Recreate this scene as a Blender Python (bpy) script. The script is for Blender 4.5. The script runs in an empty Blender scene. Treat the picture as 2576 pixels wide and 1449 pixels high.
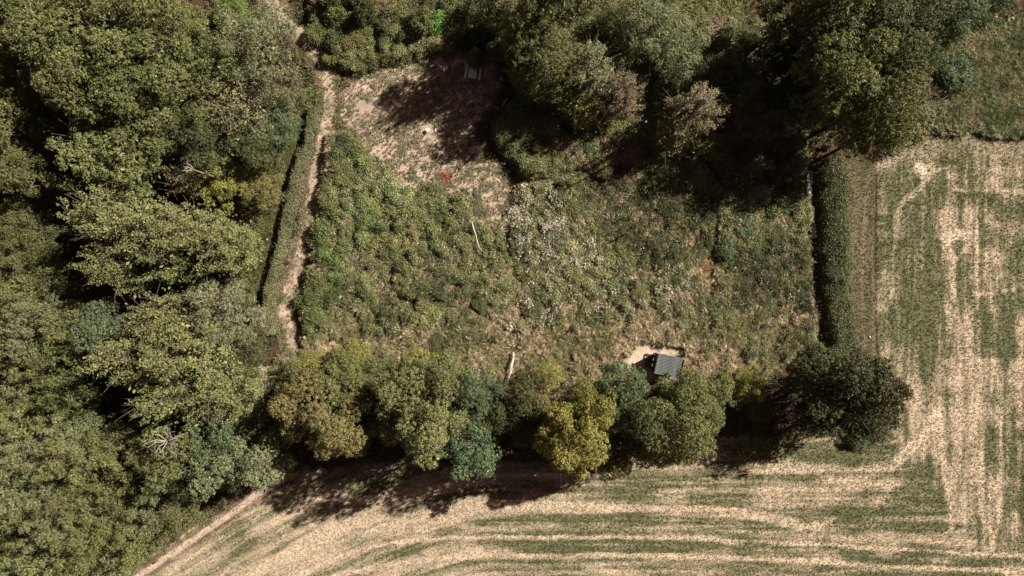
import bpy, math, random
import numpy as np
from mathutils import Vector
R = math.radians
scene = bpy.context.scene
COL = scene.collection

# ------------------------------------------------------------------ camera, light, exposure
H = 74.667          # drone height in metres, lens 24 on a 36 mm sensor -> 112 m wide at the ground
cam_d = bpy.data.cameras.new('camera'); cam = bpy.data.objects.new('camera', cam_d); COL.objects.link(cam)
cam.location = (0, 0, H); cam.rotation_euler = (0, 0, 0)
cam_d.lens = 24; cam_d.sensor_width = 36; cam_d.clip_end = 2000
scene.camera = cam

SUN_AZ = Vector((0.885, 0.465)); SUN_EL = R(38)
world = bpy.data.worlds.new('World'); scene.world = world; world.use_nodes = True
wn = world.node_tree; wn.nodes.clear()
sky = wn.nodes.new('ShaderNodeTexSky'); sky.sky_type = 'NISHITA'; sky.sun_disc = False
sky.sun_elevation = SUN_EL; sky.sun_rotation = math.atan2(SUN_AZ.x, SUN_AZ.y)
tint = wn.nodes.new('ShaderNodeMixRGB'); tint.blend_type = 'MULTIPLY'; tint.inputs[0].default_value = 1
tint.inputs[2].default_value = (0.78, 0.38, 0.27, 1)      # warm multiplier added to redden and dim the sky light in the shadows
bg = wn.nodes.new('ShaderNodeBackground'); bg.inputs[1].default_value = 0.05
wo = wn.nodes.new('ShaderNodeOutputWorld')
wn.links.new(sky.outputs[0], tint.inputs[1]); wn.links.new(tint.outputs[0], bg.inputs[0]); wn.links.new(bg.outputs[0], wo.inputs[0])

sl = bpy.data.lights.new('sun', 'SUN'); sl.energy = 5.0; sl.angle = R(0.53); sl.color = (1, 0.93, 0.81)
so = bpy.data.objects.new('sun', sl); COL.objects.link(so); so.location = (60, 30, 60)
d = Vector((SUN_AZ.x*math.cos(SUN_EL), SUN_AZ.y*math.cos(SUN_EL), math.sin(SUN_EL)))
so.rotation_euler = d.to_track_quat('Z', 'Y').to_euler()
vs = scene.view_settings; vs.view_transform = 'Standard'; vs.look = 'None'; vs.gamma = 1; vs.exposure = 1.25
scene.cycles.max_bounces = 6; scene.cycles.diffuse_bounces = 2; scene.cycles.transmission_bounces = 3

# ------------------------------------------------------------------ plan coordinates
# the plan is measured in units of 1/23 m, x to the right and y down, origin at the north-west corner
def W(u, v, z=0.0):
    k = (H - z)/H/23.0
    return ((u - 1288)*k, (724.5 - v)*k)
def GP(u, v): return (u - 1288)/23.0, (724.5 - v)/23.0

# ------------------------------------------------------------------ noise
def vnoise(x, y, s, seed=0):
    t = np.random.RandomState(seed).rand(256, 256)
    x = np.asarray(x, float)/s + 1000.3; y = np.asarray(y, float)/s + 1000.7
    xi = np.floor(x).astype(int); yi = np.floor(y).astype(int); fx = x - xi; fy = y - yi
    fx = fx*fx*(3 - 2*fx); fy = fy*fy*(3 - 2*fy)
    a = t[xi % 256, yi % 256]; b = t[(xi+1) % 256, yi % 256]; c = t[xi % 256, (yi+1) % 256]; e = t[(xi+1) % 256, (yi+1) % 256]
    return (a*(1-fx) + b*fx)*(1-fy) + (c*(1-fx) + e*fx)*fy
def fnoise(x, y, s, seed=0, o=3):
    r = 0; a = 1; n = 0
    for i in range(o):
        r = r + a*vnoise(x, y, s, seed+i); n += a; a *= 0.5; s *= 0.5
    return r/n
def smooth(a, b, x):
    t = np.clip((x - a)/(b - a), 0, 1); return t*t*(3 - 2*t)

# ------------------------------------------------------------------ plan grid and masks
U0, U1, V0, V1, CELL = -220, 2796, -220, 1670, 5.0
us = np.arange(U0, U1+1, CELL); vv = np.arange(V0, V1+1, CELL)
UU, VV = np.meshgrid(us, vv)      # [row v, col u]
JU = UU + (fnoise(UU, VV, 60, 11)-.5)*34 + (fnoise(UU, VV, 14, 17)-.5)*16
JV = VV + (fnoise(UU, VV, 60, 21)-.5)*34 + (fnoise(UU, VV, 14, 27)-.5)*16
def inpoly(U, V, pts):
    ins = np.zeros(np.shape(U), bool); n = len(pts)
    for i in range(n):
        x1, y1 = pts[i]; x2, y2 = pts[(i+1) % n]
        if y1 == y2: continue
        c = ((y1 > V) != (y2 > V)) & (U < (x2-x1)*(V-y1)/(y2-y1) + x1)
        ins ^= c
    return ins
def blur(m, n=1):
    m = m.astype(float)
    for _ in range(n):
        m = (np.roll(m, 1, 0) + 2*m + np.roll(m, -1, 0))/4
        m = (np.roll(m, 1, 1) + 2*m + np.roll(m, -1, 1))/4
    return m
def poly(pts, soft=1, jit=True): return blur(inpoly(JU if jit else UU, JV if jit else VV, pts), soft)
def dline(U, V, pts):
    best = np.full(np.shape(U), 1e9)
    for (x1, y1), (x2, y2) in zip(pts[:-1], pts[1:]):
        dx, dy = x2-x1, y2-y1; L = dx*dx+dy*dy
        t = np.clip(((U-x1)*dx + (V-y1)*dy)/L, 0, 1)
        best = np.minimum(best, np.hypot(U-x1-t*dx, V-y1-t*dy))
    return best
def line(pts, w, jit=0.35):
    U = UU + (JU-UU)*jit; V = VV + (JV-VV)*jit
    return 1 - smooth(w*0.5-2.5, w*0.5+4, dline(U, V, pts))
def blob(u, v, ru, rv):
    return 1 - smooth(0.55, 1.15, np.hypot((JU-u)/ru, (JV-v)/rv))
def samp(A, u, v):
    i = np.clip((np.asarray(v)-V0)/CELL, 0, A.shape[0]-1.001); j = np.clip((np.asarray(u)-U0)/CELL, 0, A.shape[1]-1.001)
    i0 = i.astype(int); j0 = j.astype(int); fi = i-i0; fj = j-j0
    return (A[i0, j0]*(1-fj)+A[i0, j0+1]*fj)*(1-fi) + (A[i0+1, j0]*(1-fj)+A[i0+1, j0+1]*fj)*fi

FIELD_P = [(3000,337),(2300,337),(2245,358),(2212,400),(2140,405),(2134,560),(2137,870),(2175,930),(2230,960),(2240,1060),(2190,1120),(2060,1095),(1960,1110),
           (1800,1105),(1600,1150),(1450,1160),(1200,1165),(960,1160),(800,1175),(700,1195),(600,1262),(500,1320),(400,1385),(300,1449),(100,1600),(0,1700),(3000,1700)]
field = poly(FIELD_P, 1)
PATH = [(640,-120),(690,10),(735,70),(775,110),(815,150),(828,210),(822,300),(808,390),(796,450),(781,530),(766,610),(752,670),(728,720),(716,770),(726,820),(740,870)]
path = line(PATH, 33, .6)
path_wide = line(PATH, 62, 1)
toppath = line(PATH[:6], 60, 1)
BTRACK = [(730,1180),(640,1230),(560,1290),(480,1345),(400,1395),(320,1449),(120,1590)]
btrack = line(BTRACK, 66)
RTRACK = [(2262,372),(2222,400),(2180,450),(2172,560),(2170,700),(2176,820),(2195,930)]
rtrack = line(RTRACK, 50)
DITCH = [(770,235),(757,300),(752,360),(722,430),(702,520),(688,590),(672,650),(650,730),(644,800),(640,870),(636,940)]
ditch = 1 - smooth(4, 26, dline(UU, VV, DITCH))
CLEAR_P = [(880,185),(960,165),(1010,170),(1150,110),(1260,140),(1250,250),(1180,330),(1230,390),(1270,440),(1310,480),(1290,540),(1245,590),(1195,570),(1180,500),(1110,490),(1010,465),(970,410),(890,345),(850,320),(850,250)]
clear = poly(CLEAR_P, 2)
MEADOW_P = [(830,345),(905,345),(985,420),(1010,465),(1170,500),(1200,575),(1270,500),(1330,455),(1500,440),(1660,380),(1760,400),(1820,480),(1930,480),(2030,450),(2038,520),(2024,590),(2046,660),(2034,740),(2054,800),(2044,860),
            (2010,900),(1900,950),(1750,960),(1300,1000),(720,1000),(700,900),(772,880),(762,800),(766,720),(790,660),(792,600),(802,520),(822,430)]
meadow = poly(MEADOW_P, 1)*(1-clear)
shedbare = np.maximum(blob(1658, 884, 92, 34), blob(1606, 922, 64, 56))
MA = 1-np.clip(field, 0, 1)
# ---- height
gx, gy = GP(UU, VV)
edge = smooth(0, 160, np.minimum(np.minimum(UU-U0, U1-UU), np.minimum(VV-V0, V1-VV)))
hgt = ((fnoise(gx, gy, 9, 3)-.5)*0.35 + (fnoise(gx, gy, 1.6, 4)-.5)*0.12*MA)*edge
hgt = hgt - 0.75*ditch*edge
rut = line([(2203,440),(2202,600),(2203,800),(2206,900),(2215,980)], 7, .12)
hgt = hgt - 0.10*rut
RUTS = [[(a-14, b-6) for a, b in BTRACK], [(a+12, b+10) for a, b in BTRACK]]
for rr in RUTS: hgt = hgt - 0.05*line(rr, 9, .2)
def ground_z(x, y):
    return samp(hgt, np.asarray(x)*23+1288, 724.5-np.asarray(y)*23)
# ---- cover weights: straw, soil, litter (with painted meadow gap shade), pale
ROWA = None
s = np.zeros_like(UU)
# field drilling rows
rowy = VV + 0.0*UU
bend = smooth(1250, 500, UU)
dd_ = np.maximum(0, 1250-UU); across = VV - 0.66*dd_**2/(dd_+420.0)
n_h = fnoise(UU/16.0, across, 26, 40, 3)          # horizontal streaks
n_h2 = fnoise(UU/9.0, across, 9, 44, 2)
n_v = fnoise(UU, VV/10.0, 26, 50, 3)
n_v2 = fnoise(UU, VV/9.0, 9, 54, 2)
n_p = fnoise(UU, VV, 90, 60, 4)
vert = smooth(-40, 60, (UU-2215) - np.maximum(0, VV-1050)*0.7)
s_bot = 0.50 + (n_h-.5)*1.7 + (n_h2-.5)*.8 + (n_p-.5)*1.2
s_rt = 0.36 + .16*smooth(820, 960, VV) +  (n_v-.5)*1.5 + (n_v2-.5)*.8 + (n_p-.5)*1.7
s = s_bot*(1-vert) + s_rt*vert
pale = np.zeros_like(s)
def addl(pts, w, a, p=0.0, jit=.13):
    global s, pale
    m = line(pts, w, jit)*np.clip(.45+1.2*fnoise(UU, VV, 26, 881, 3), 0, 1.1); s = s + m*a
    if p: pale = np.maximum(pale, m*p)
def rect(u0, v0, u1, v1, a):
    global s
    A = JU*.7+UU*.3; B_ = JV*.7+VV*.3
    m = .85*smooth(u0-13, u0+13, A)*smooth(u1+13, u1-13, A)*smooth(v0-8, v0+8, B_)*smooth(v1+8, v1-8, B_)*(.55+.9*(fnoise(UU, VV, 40, 771, 3)))
    s = s + m*a
def blobs(u, v, ru, rv, a, p=0):
    global s, pale
    m = blob(u, v, ru, rv); s = s + m*a
    if p: pale = np.maximum(pale, m*p)
# pale passes
addl([(560,1500),(700,1410),(800,1355),(859,1325),(1000,1287),(1160,1266),(1430,1277),(1717,1286),(1884,1293),(2000,1318)], 26, .55, .35)
addl([(700,1440),(800,1370),(900,1325),(1000,1297)], 40, .45, .35)
addl([(600,1500),(760,1440),(860,1395),(1000,1362),(1190,1349),(1717,1353),(2184,1376),(2576,1399),(2800,1410)], 9, .7, .5, .15)
addl([(720,1500),(859,1443),(1026,1413),(1160,1400),(1525,1396),(1717,1399),(1884,1406),(2050,1416),(2284,1429),(2800,1440)], 12, .6, .4, .15)
addl([(1160,1322),(1250,1332),(1400,1322)], 12, .4, .4)
addl([(780,1240),(900,1262),(1000,1245),(1150,1225)], 24, .5, .2)
blobs(2035,1328,40,16,.6,.6); addl([(1960,1316),(2035,1328),(2095,1306)], 8, .6, .5)
addl([(2100,1360),(2300,1352),(2500,1375)], 14, .4, .3)
blobs(2130,1215,90,22,.5,.35); blobs(1960,1180,150,22,.35); blobs(2060,1250,110,18,.3,.2)
addl([(2260,1160),(2340,1080),(2360,1040)], 24, .55, .5)
addl([(2130,1200),(2240,1170),(2290,1130)], 34, .45, .3)
rq = np.random.RandomState(77)
for k in range(26):
    c0 = 1175 + k*15 + rq.uniform(-4, 4); q = across + (vnoise(UU/30.0, VV*0, 9, 700+k)-.5)*10 + .03*(UU-1500)*(UU > 1500)*.6 - c0
    s = s + np.exp(-(q/ rq.uniform(2.5, 5))**2)*rq.choice([-1, 1])*rq.uniform(.15, .5)*(1-vert)*fnoise(UU/6, VV, 40, 730+k, 2)*1.6
for k in range(26):
    c0 = 2225 + k*17 + rq.uniform(-5, 5); q = UU + (vnoise(VV/30.0, UU*0, 9, 760+k)-.5)*8 - c0
    s = s + np.exp(-(q/ rq.uniform(2.5, 5))**2)*rq.choice([-1, 1])*rq.uniform(.15, .5)*vert*fnoise(UU, VV/6, 40, 790+k, 2)*1.6
# dark green passes
for a in [(1190,1357,1717,1372,-.55),(1300,1378,1717,1390,-.5),(1717,1362,2200,1398,-.6),(870,1350,1060,1400,-.35),(2440,1400,2700,1422,-.5),(1160,1295,1717,1310,-.45),
          (1030,1272,1110,1284,-.5),(1350,1255,1700,1270,-.4),(1717,1240,1890,1280,-.35),(2240,1310,2380,1350,-.3),(1960,1235,2060,1262,-.35),(1230,1415,1450,1425,-.25),(2150,1400,2330,1415,-.35),
          (1950,1112,2110,1150,-.45),(1480,1215,1720,1232,-.3)]: rect(*a)
m = poly([(2250,1240),(2290,1190),(2368,1130),(2372,1285),(2200,1285)], 2); s -= .6*m
rect(2480,1080,2680,1200,-.55); rect(2530,1215,2700,1290,-.35)
# right field
addl([(2290,483),(2257,533),(2247,650),(2245,760)], 12, .45, .4)
addl([(2335,440),(2317,470),(2290,500)], 16, .5, .5)
blobs(2312,432,22,26,.8,.9); blobs(2340,420,60,8,.5,.4); blobs(2390,436,40,14,.35,.3)
rect(2240,337,2800,392,.0); rect(2350,392,2800,415,-.35); rect(2400,483,2507,523,-.5); rect(2507,500,2700,560,-.35)
rect(2217,420,2300,483,-.3); rect(2200,560,2240,900,-.2); rect(2255,600,2350,860,-.35); rect(2317,643,2350,960,-.35)
addl([(2400,478),(2500,480),(2700,485)], 7, .6, .4)
rect(2350,526,2507,572,.38); rect(2500,560,2700,585,.25)
blobs(2400,590,50,18,.6,.7); addl([(2377,600),(2400,650),(2396,700),(2400,752)], 15, .6, .6); addl([(2435,620),(2410,650)], 14, .4, .4)
addl([(2458,560),(2460,740),(2462,906),(2467,966),(2466,1290),(2490,1340)], 10, .5, .5, .15)
addl([(2507,600),(2508,760),(2510,1000)], 5, .4, .3, .15)
addl([(2450,735),(2490,738),(2550,726)], 9, .4, .35)
rect(2357,903,2800,968,.42); rect(2467,790,2505,903,-.6); rect(2350,830,2400,900,-.4); rect(2470,745,2700,776,-.4); rect(2470,600,2700,690,-.25)
rect(2505,840,2700,900,-.3)
addl([(2367,1000),(2370,1130),(2384,1230),(2395,1330)], 13, .5, .5, .2)
addl([(2440,780),(2440,900),(2450,1050),(2440,1200),(2430,1300)], 30, .35, .3)
addl([(2520,1030),(2517,1230),(2520,1290),(2500,1360)], 10, .5, .5, .2)
rect(2240,960,2360,1050,.15); rect(2325,960,2400,1040,-.25)
rect(2355,1035,2480,1120,.35)
s = np.where(UU < 900, s + 0.0, s)
topband = smooth(330, 340, VV)*smooth(398, 384, VV+(JV-VV)*.3)*(UU > 2230); s = s*(1-topband)+topband*(.34+(n_p-.5)*.7)
mid = smooth(2203, 2212, UU)*smooth(2352, 2335, JU*.5+UU*.5)*smooth(400, 430, VV)*smooth(930, 880, VV); s = s - .14*mid
s = np.clip(s, 0.02, 1.15)
litter = np.zeros_like(s); soil = np.zeros_like(s)
# strip of grass beside hedge / tracks
verge = np.clip(line([(2172,400),(2165,600),(2165,800),(2185,930)], 66, .3), 0, 1)
s = s*(1-verge) + verge*(0.10 + (n_v-.5)*.6); pale = pale*(1-verge)
rt_r = np.maximum(line([(2255,383),(2215,405),(2184,450),(2172,600),(2168,750),(2172,850),(2178,930)], 14, .2), 0.8*line([(2226,415),(2200,470),(2192,560),(2193,600),(2196,780),(2199,940)], 8, .1))
soil = np.maximum(soil, rt_r*.42); litter = np.maximum(litter, verge*(.36+.2*n_p))
soil = np.maximum(soil, rut*.4); litter = np.maximum(litter, rut*.8*smooth(940, 860, VV))
soil = np.maximum(soil, btrack*.55); litter = np.maximum(litter, btrack*(.32+.5*fnoise(UU, VV, 22, 811, 2))); s = np.where(btrack > .3, .35, s)
for rr in RUTS: soil = np.maximum(soil, line(rr, 12, .2)); litter = litter*(1-.9*line(rr, 12, .2))
pale_l = line([(a-26, b-14) for a, b in BTRACK[3:]], 10, .3); s = s + pale_l*.5; pale = np.maximum(pale, pale_l*.6)
# not-field: meadow, wood, clearing
inF = field > .5
mm = 0.10 + 0.55*fnoise(UU, VV, 70, 70, 4)*0.8
mm = mm + 0.42*smooth(730, 880, VV)*((UU > 760) & (UU < 1990)) + (fnoise(UU, VV, 22, 75, 2)-.5)*.9
rough = blob(2500, 215, 190, 160)
wood_s = 0.12 + (fnoise(UU, VV, 60, 90)-.5)*.3
sm = wood_s*(1-meadow) + (mm*.8-.12)*meadow
sm = np.maximum(sm, rough*(.55 + (fnoise(UU, VV, 30, 95)-.5)*.8))
sm = np.maximum(sm, clear*(.58+ (fnoise(UU, VV, 30, 97)-.5)*.6)); sm = np.maximum(sm, toppath*.55)
sm = np.maximum(sm, shedbare*1.0)
s = (.50+(s-.5)*.74)*(field) + sm*(1-field)
pale = pale*field
pale = np.maximum(pale, np.maximum(blob(1655, 882, 86, 27)*.45, blob(1606, 905, 48, 34)*.45))
litter = np.maximum(litter, (1-field)*(1-meadow)*(1-clear)*(1-rough)*(1-path_wide)*(1-shedbare)*(.9)*(1-blob(1040, 90, 240, 90)))
soil_nf = np.maximum(path*(.22+.7*fnoise(UU, VV, 18, 801, 2))*smooth(120, 260, VV+0*UU) + path*.30*smooth(260,120,VV), clear*(.55+1.3*(fnoise(UU, VV, 34, 99)-.5))*smooth(620,420,VV))
soil_nf = np.maximum(soil_nf, shedbare*.55)
soil = np.maximum(soil, soil_nf*(1-field*.9))
s = np.clip(s, 0, 1.2)
litter = np.maximum(litter, meadow*(1-shedbare)*.55*smooth(.62, .40, mm))  # shade in the gaps between bramble tufts, painted in through the litter weight
ash = blob(922, 268, 36, 22); red = np.maximum(blob(1112, 452, 18, 14), .7*blob(968, 262, 8, 14))
duck = line(DITCH, 12, .1)

# ------------------------------------------------------------------ tagging and mesh helpers
def tag(o, label=None, cat=None, group=None, kind=None):
    if label: o['label'] = label
    if cat: o['category'] = cat
    if group: o['group'] = group
    if kind: o['kind'] = kind
    return o
def link(name, me, mat=None, parent=None):
    o = bpy.data.objects.new(name, me); COL.objects.link(o)
    if mat is not None:
        if len(me.materials) == 0: me.materials.append(mat)
    if parent: o.parent = parent
    return o
def empty(name, loc, rz=0, sc=(1, 1, 1)):
    o = bpy.data.objects.new(name, None); COL.objects.link(o); o.location = loc; o.rotation_euler = (0, 0, rz); o.scale = sc
    o.empty_display_size = .2
    return o
def npmesh(name, verts, faces, attrs=None, smoothf=False):
    """verts (n,3); faces (m,k) int"""
    me = bpy.data.meshes.new(name); n = len(verts); m, k = faces.shape
    me.vertices.add(n); me.vertices.foreach_set('co', np.asarray(verts, np.float32).ravel())
    me.loops.add(m*k); me.loops.foreach_set('vertex_index', faces.astype(np.int32).ravel())
    me.polygons.add(m); me.polygons.foreach_set('loop_start', (np.arange(m)*k).astype(np.int32))
    me.polygons.foreach_set('loop_total', np.full(m, k, np.int32))
    if smoothf: me.polygons.foreach_set('use_smooth', np.ones(m, bool))
    me.update(calc_edges=True)
    for an, av in (attrs or {}).items():
        av = np.asarray(av, np.float32)
        if av.ndim == 1:
            a = me.attributes.new(an, 'FLOAT', 'POINT'); a.data.foreach_set('value', av)
        else:
            a = me.attributes.new(an, 'FLOAT_COLOR', 'POINT'); a.data.foreach_set('color', av.ravel())
    return me
class MB:
    def __init__(s): s.v = []; s.f = []
    def poly(s, pts, fs):
        b = len(s.v); s.v += [tuple(p) for p in pts]; s.f += [tuple(b+i for i in f) for f in fs]
    def box(s, c, sz, rz=0, tilt=None):
        hx, hy, hz = sz[0]/2, sz[1]/2, sz[2]/2; P = []
        for dx, dy, dz in [(-1,-1,-1),(1,-1,-1),(1,1,-1),(-1,1,-1),(-1,-1,1),(1,-1,1),(1,1,1),(-1,1,1)]:
            p = Vector((dx*hx, dy*hy, dz*hz))
            if tilt: p = tilt @ p
            x = p.x*math.cos(rz)-p.y*math.sin(rz); y = p.x*math.sin(rz)+p.y*math.cos(rz)
            P.append((c[0]+x, c[1]+y, c[2]+p.z))
        s.poly(P, [(0,3,2,1),(4,5,6,7),(0,1,5,4),(1,2,6,5),(2,3,7,6),(3,0,4,7)])
    def tube(s, pts, rad, n=6):
        rings = []; P = []
        for i, p in enumerate(pts):
            p = Vector(p); a = Vector(pts[max(i-1, 0)]); b = Vector(pts[min(i+1, len(pts)-1)])
            t = (b-a).normalized(); u = t.cross(Vector((0.3, 0.2, 1) if abs(t.z) < .9 else (1, 0, 0))).normalized(); w = t.cross(u)
            for k in range(n):
                an = 2*math.pi*k/n; P.append(p + (u*math.cos(an)+w*math.sin(an))*rad[i])
        F = []
        for i in range(len(pts)-1):
            for k in range(n):
                F.append((i*n+k, i*n+(k+1) % n, (i+1)*n+(k+1) % n, (i+1)*n+k))
        F.append(tuple(range(n))[::-1]); F.append(tuple((len(pts)-1)*n+k for k in range(n)))
        s.poly(P, F)
    def mesh(s, name, sm=False):
        me = bpy.data.meshes.new(name); me.from_pydata([tuple(v) for v in s.v], [], s.f); me.update()
        if sm:
            for p in me.polygons: p.use_smooth = True
        return me
    def build(s, name, mat, parent=None, sm=False): return link(name, s.mesh(name, sm), mat, parent)

# ------------------------------------------------------------------ materials
def newmat(name):
    m = bpy.data.materials.new(name); m.use_nodes = True; nt = m.node_tree; nt.nodes.clear()
    return m, nt
def N(nt, t, **kw):
    n = nt.nodes.new(t)
    for k, v in kw.items(): setattr(n, k, v)
    return n
def L(nt, a, b): nt.links.new(a, b)
def val(n, i, v): n.inputs[i].default_value = v
def math_n(nt, op, a, b=None, c=None, clamp=False):
    n = N(nt, 'ShaderNodeMath', operation=op, use_clamp=clamp)
    for i, x in enumerate((a, b, c)):
        if x is None: continue
        if isinstance(x, (int, float)): val(n, i, x)
        else: L(nt, x, n.inputs[i])
    return n.outputs[0]
def mixc(nt, f, a, b, mode='MIX'):
    n = N(nt, 'ShaderNodeMixRGB', blend_type=mode)
    for i, x in enumerate((f, a, b)):
        if isinstance(x, (int, float)): val(n, i, x)
        elif isinstance(x, tuple): val(n, i, (*x, 1) if len(x) == 3 else x)
        else: L(nt, x, n.inputs[i])
    return n.outputs[0]
def noise(nt, scale, detail=3, rough=.6, vec=None):
    n = N(nt, 'ShaderNodeTexNoise'); val(n, 'Scale', scale); val(n, 'Detail', detail); val(n, 'Roughness', rough)
    if vec is not None: L(nt, vec, n.inputs['Vector'])
    return n.outputs[0]

def leaf_material(name, source='object', trans=.16, rough=.7):
    """foliage: colour of the plant (object colour or instance tint) varied leaf by leaf"""
    m, nt = newmat(name)
    if source == 'object':
        oi = N(nt, 'ShaderNodeObjectInfo'); base = oi.outputs['Color']
    elif source == 'instance':
        at = N(nt, 'ShaderNodeAttribute', attribute_type='INSTANCER', attribute_name='tint'); base = at.outputs['Color']
    else:
        at = N(nt, 'ShaderNodeAttribute', attribute_type='GEOMETRY', attribute_name='tint'); base = at.outputs['Color']
    lv = N(nt, 'ShaderNodeAttribute', attribute_type='GEOMETRY', attribute_name='leafvar')
    f = lv.outputs['Fac']
    tc = N(nt, 'ShaderNodeTexCoord'); nn = noise(nt, .5 if source == 'object' else .9, 3, .6, tc.outputs['Object'])
    drift = math_n(nt, 'MULTIPLY_ADD', nn, 1.1, .45)
    k = math_n(nt, 'MULTIPLY', math_n(nt, 'MULTIPLY_ADD', f, .9, .57), drift)
    hsv = N(nt, 'ShaderNodeHueSaturation'); L(nt, base, hsv.inputs['Color']); L(nt, k, hsv.inputs['Value'])
    L(nt, math_n(nt, 'ADD', math_n(nt, 'MULTIPLY_ADD', f, -.03, .505), math_n(nt, 'MULTIPLY_ADD', nn, -.08, .038)), hsv.inputs['Hue'])
    # a few leaves are drying
    dry = math_n(nt, 'GREATER_THAN', f, .965)
    c = mixc(nt, math_n(nt, 'MULTIPLY', dry, .45), hsv.outputs[0], (.26, .20, .10))
    p = N(nt, 'ShaderNodeBsdfPrincipled'); L(nt, c, p.inputs['Base Color']); val(p, 'Roughness', rough); val(p, 'Specular IOR Level', .2)
    t = N(nt, 'ShaderNodeBsdfTranslucent'); L(nt, mixc(nt, 1.0, c, (1.0, 1.05, .45), 'MULTIPLY'), t.inputs['Color'])
    mx = N(nt, 'ShaderNodeMixShader'); val(mx, 0, trans); L(nt, p.outputs[0], mx.inputs[1]); L(nt, t.outputs[0], mx.inputs[2])
    o = N(nt, 'ShaderNodeOutputMaterial'); L(nt, mx.outputs[0], o.inputs[0])
    return m
LEAF = leaf_material('foliage')
LEAF_I = leaf_material('undergrowth_leaf', 'instance')
def simple(name, c1, c2, scale=6, rough=.8, bump=.3, stretch=None, spec=.3):
    m, nt = newmat(name)
    tc = N(nt, 'ShaderNodeTexCoord'); v = tc.outputs['Object']
    if stretch:
        mp = N(nt, 'ShaderNodeMapping'); L(nt, v, mp.inputs[0]); val(mp, 'Scale', stretch); v = mp.outputs[0]
    n = noise(nt, scale, 5, .65, v)
    f = math_n(nt, 'MULTIPLY_ADD', n, 2.2, -.6, clamp=True)
    c = mixc(nt, f, c1, c2)
    p = N(nt, 'ShaderNodeBsdfPrincipled'); L(nt, c, p.inputs['Base Color']); val(p, 'Roughness', rough); val(p, 'Specular IOR Level', spec)
    b = N(nt, 'ShaderNodeBump'); val(b, 'Strength', bump); val(b, 'Distance', .02); L(nt, n, b.inputs['Height']); L(nt, b.outputs[0], p.inputs['Normal'])
    o = N(nt, 'ShaderNodeOutputMaterial'); L(nt, p.outputs[0], o.inputs[0])
    return m
BARK = simple('bark', (.075, .055, .04), (.17, .14, .11), 5, stretch=(4, 4, 1))
DEADWOOD = simple('bleached_dead_wood', (.16, .145, .12), (.34, .31, .265), 9)
BIRCH = simple('bleached_trunk', (.36, .32, .25), (.55, .51, .42), 3, stretch=(1, 5, 5))
STONE = simple('pale_stone', (.30, .28, .25), (.5, .48, .43), 7)
ASH = simple('fire_ash', (.10, .035, .02), (.26, .12, .07), 9)
ALGAE = simple('duckweed', (.20, .22, .035), (.30, .30, .06), 14, rough=.6)

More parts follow.
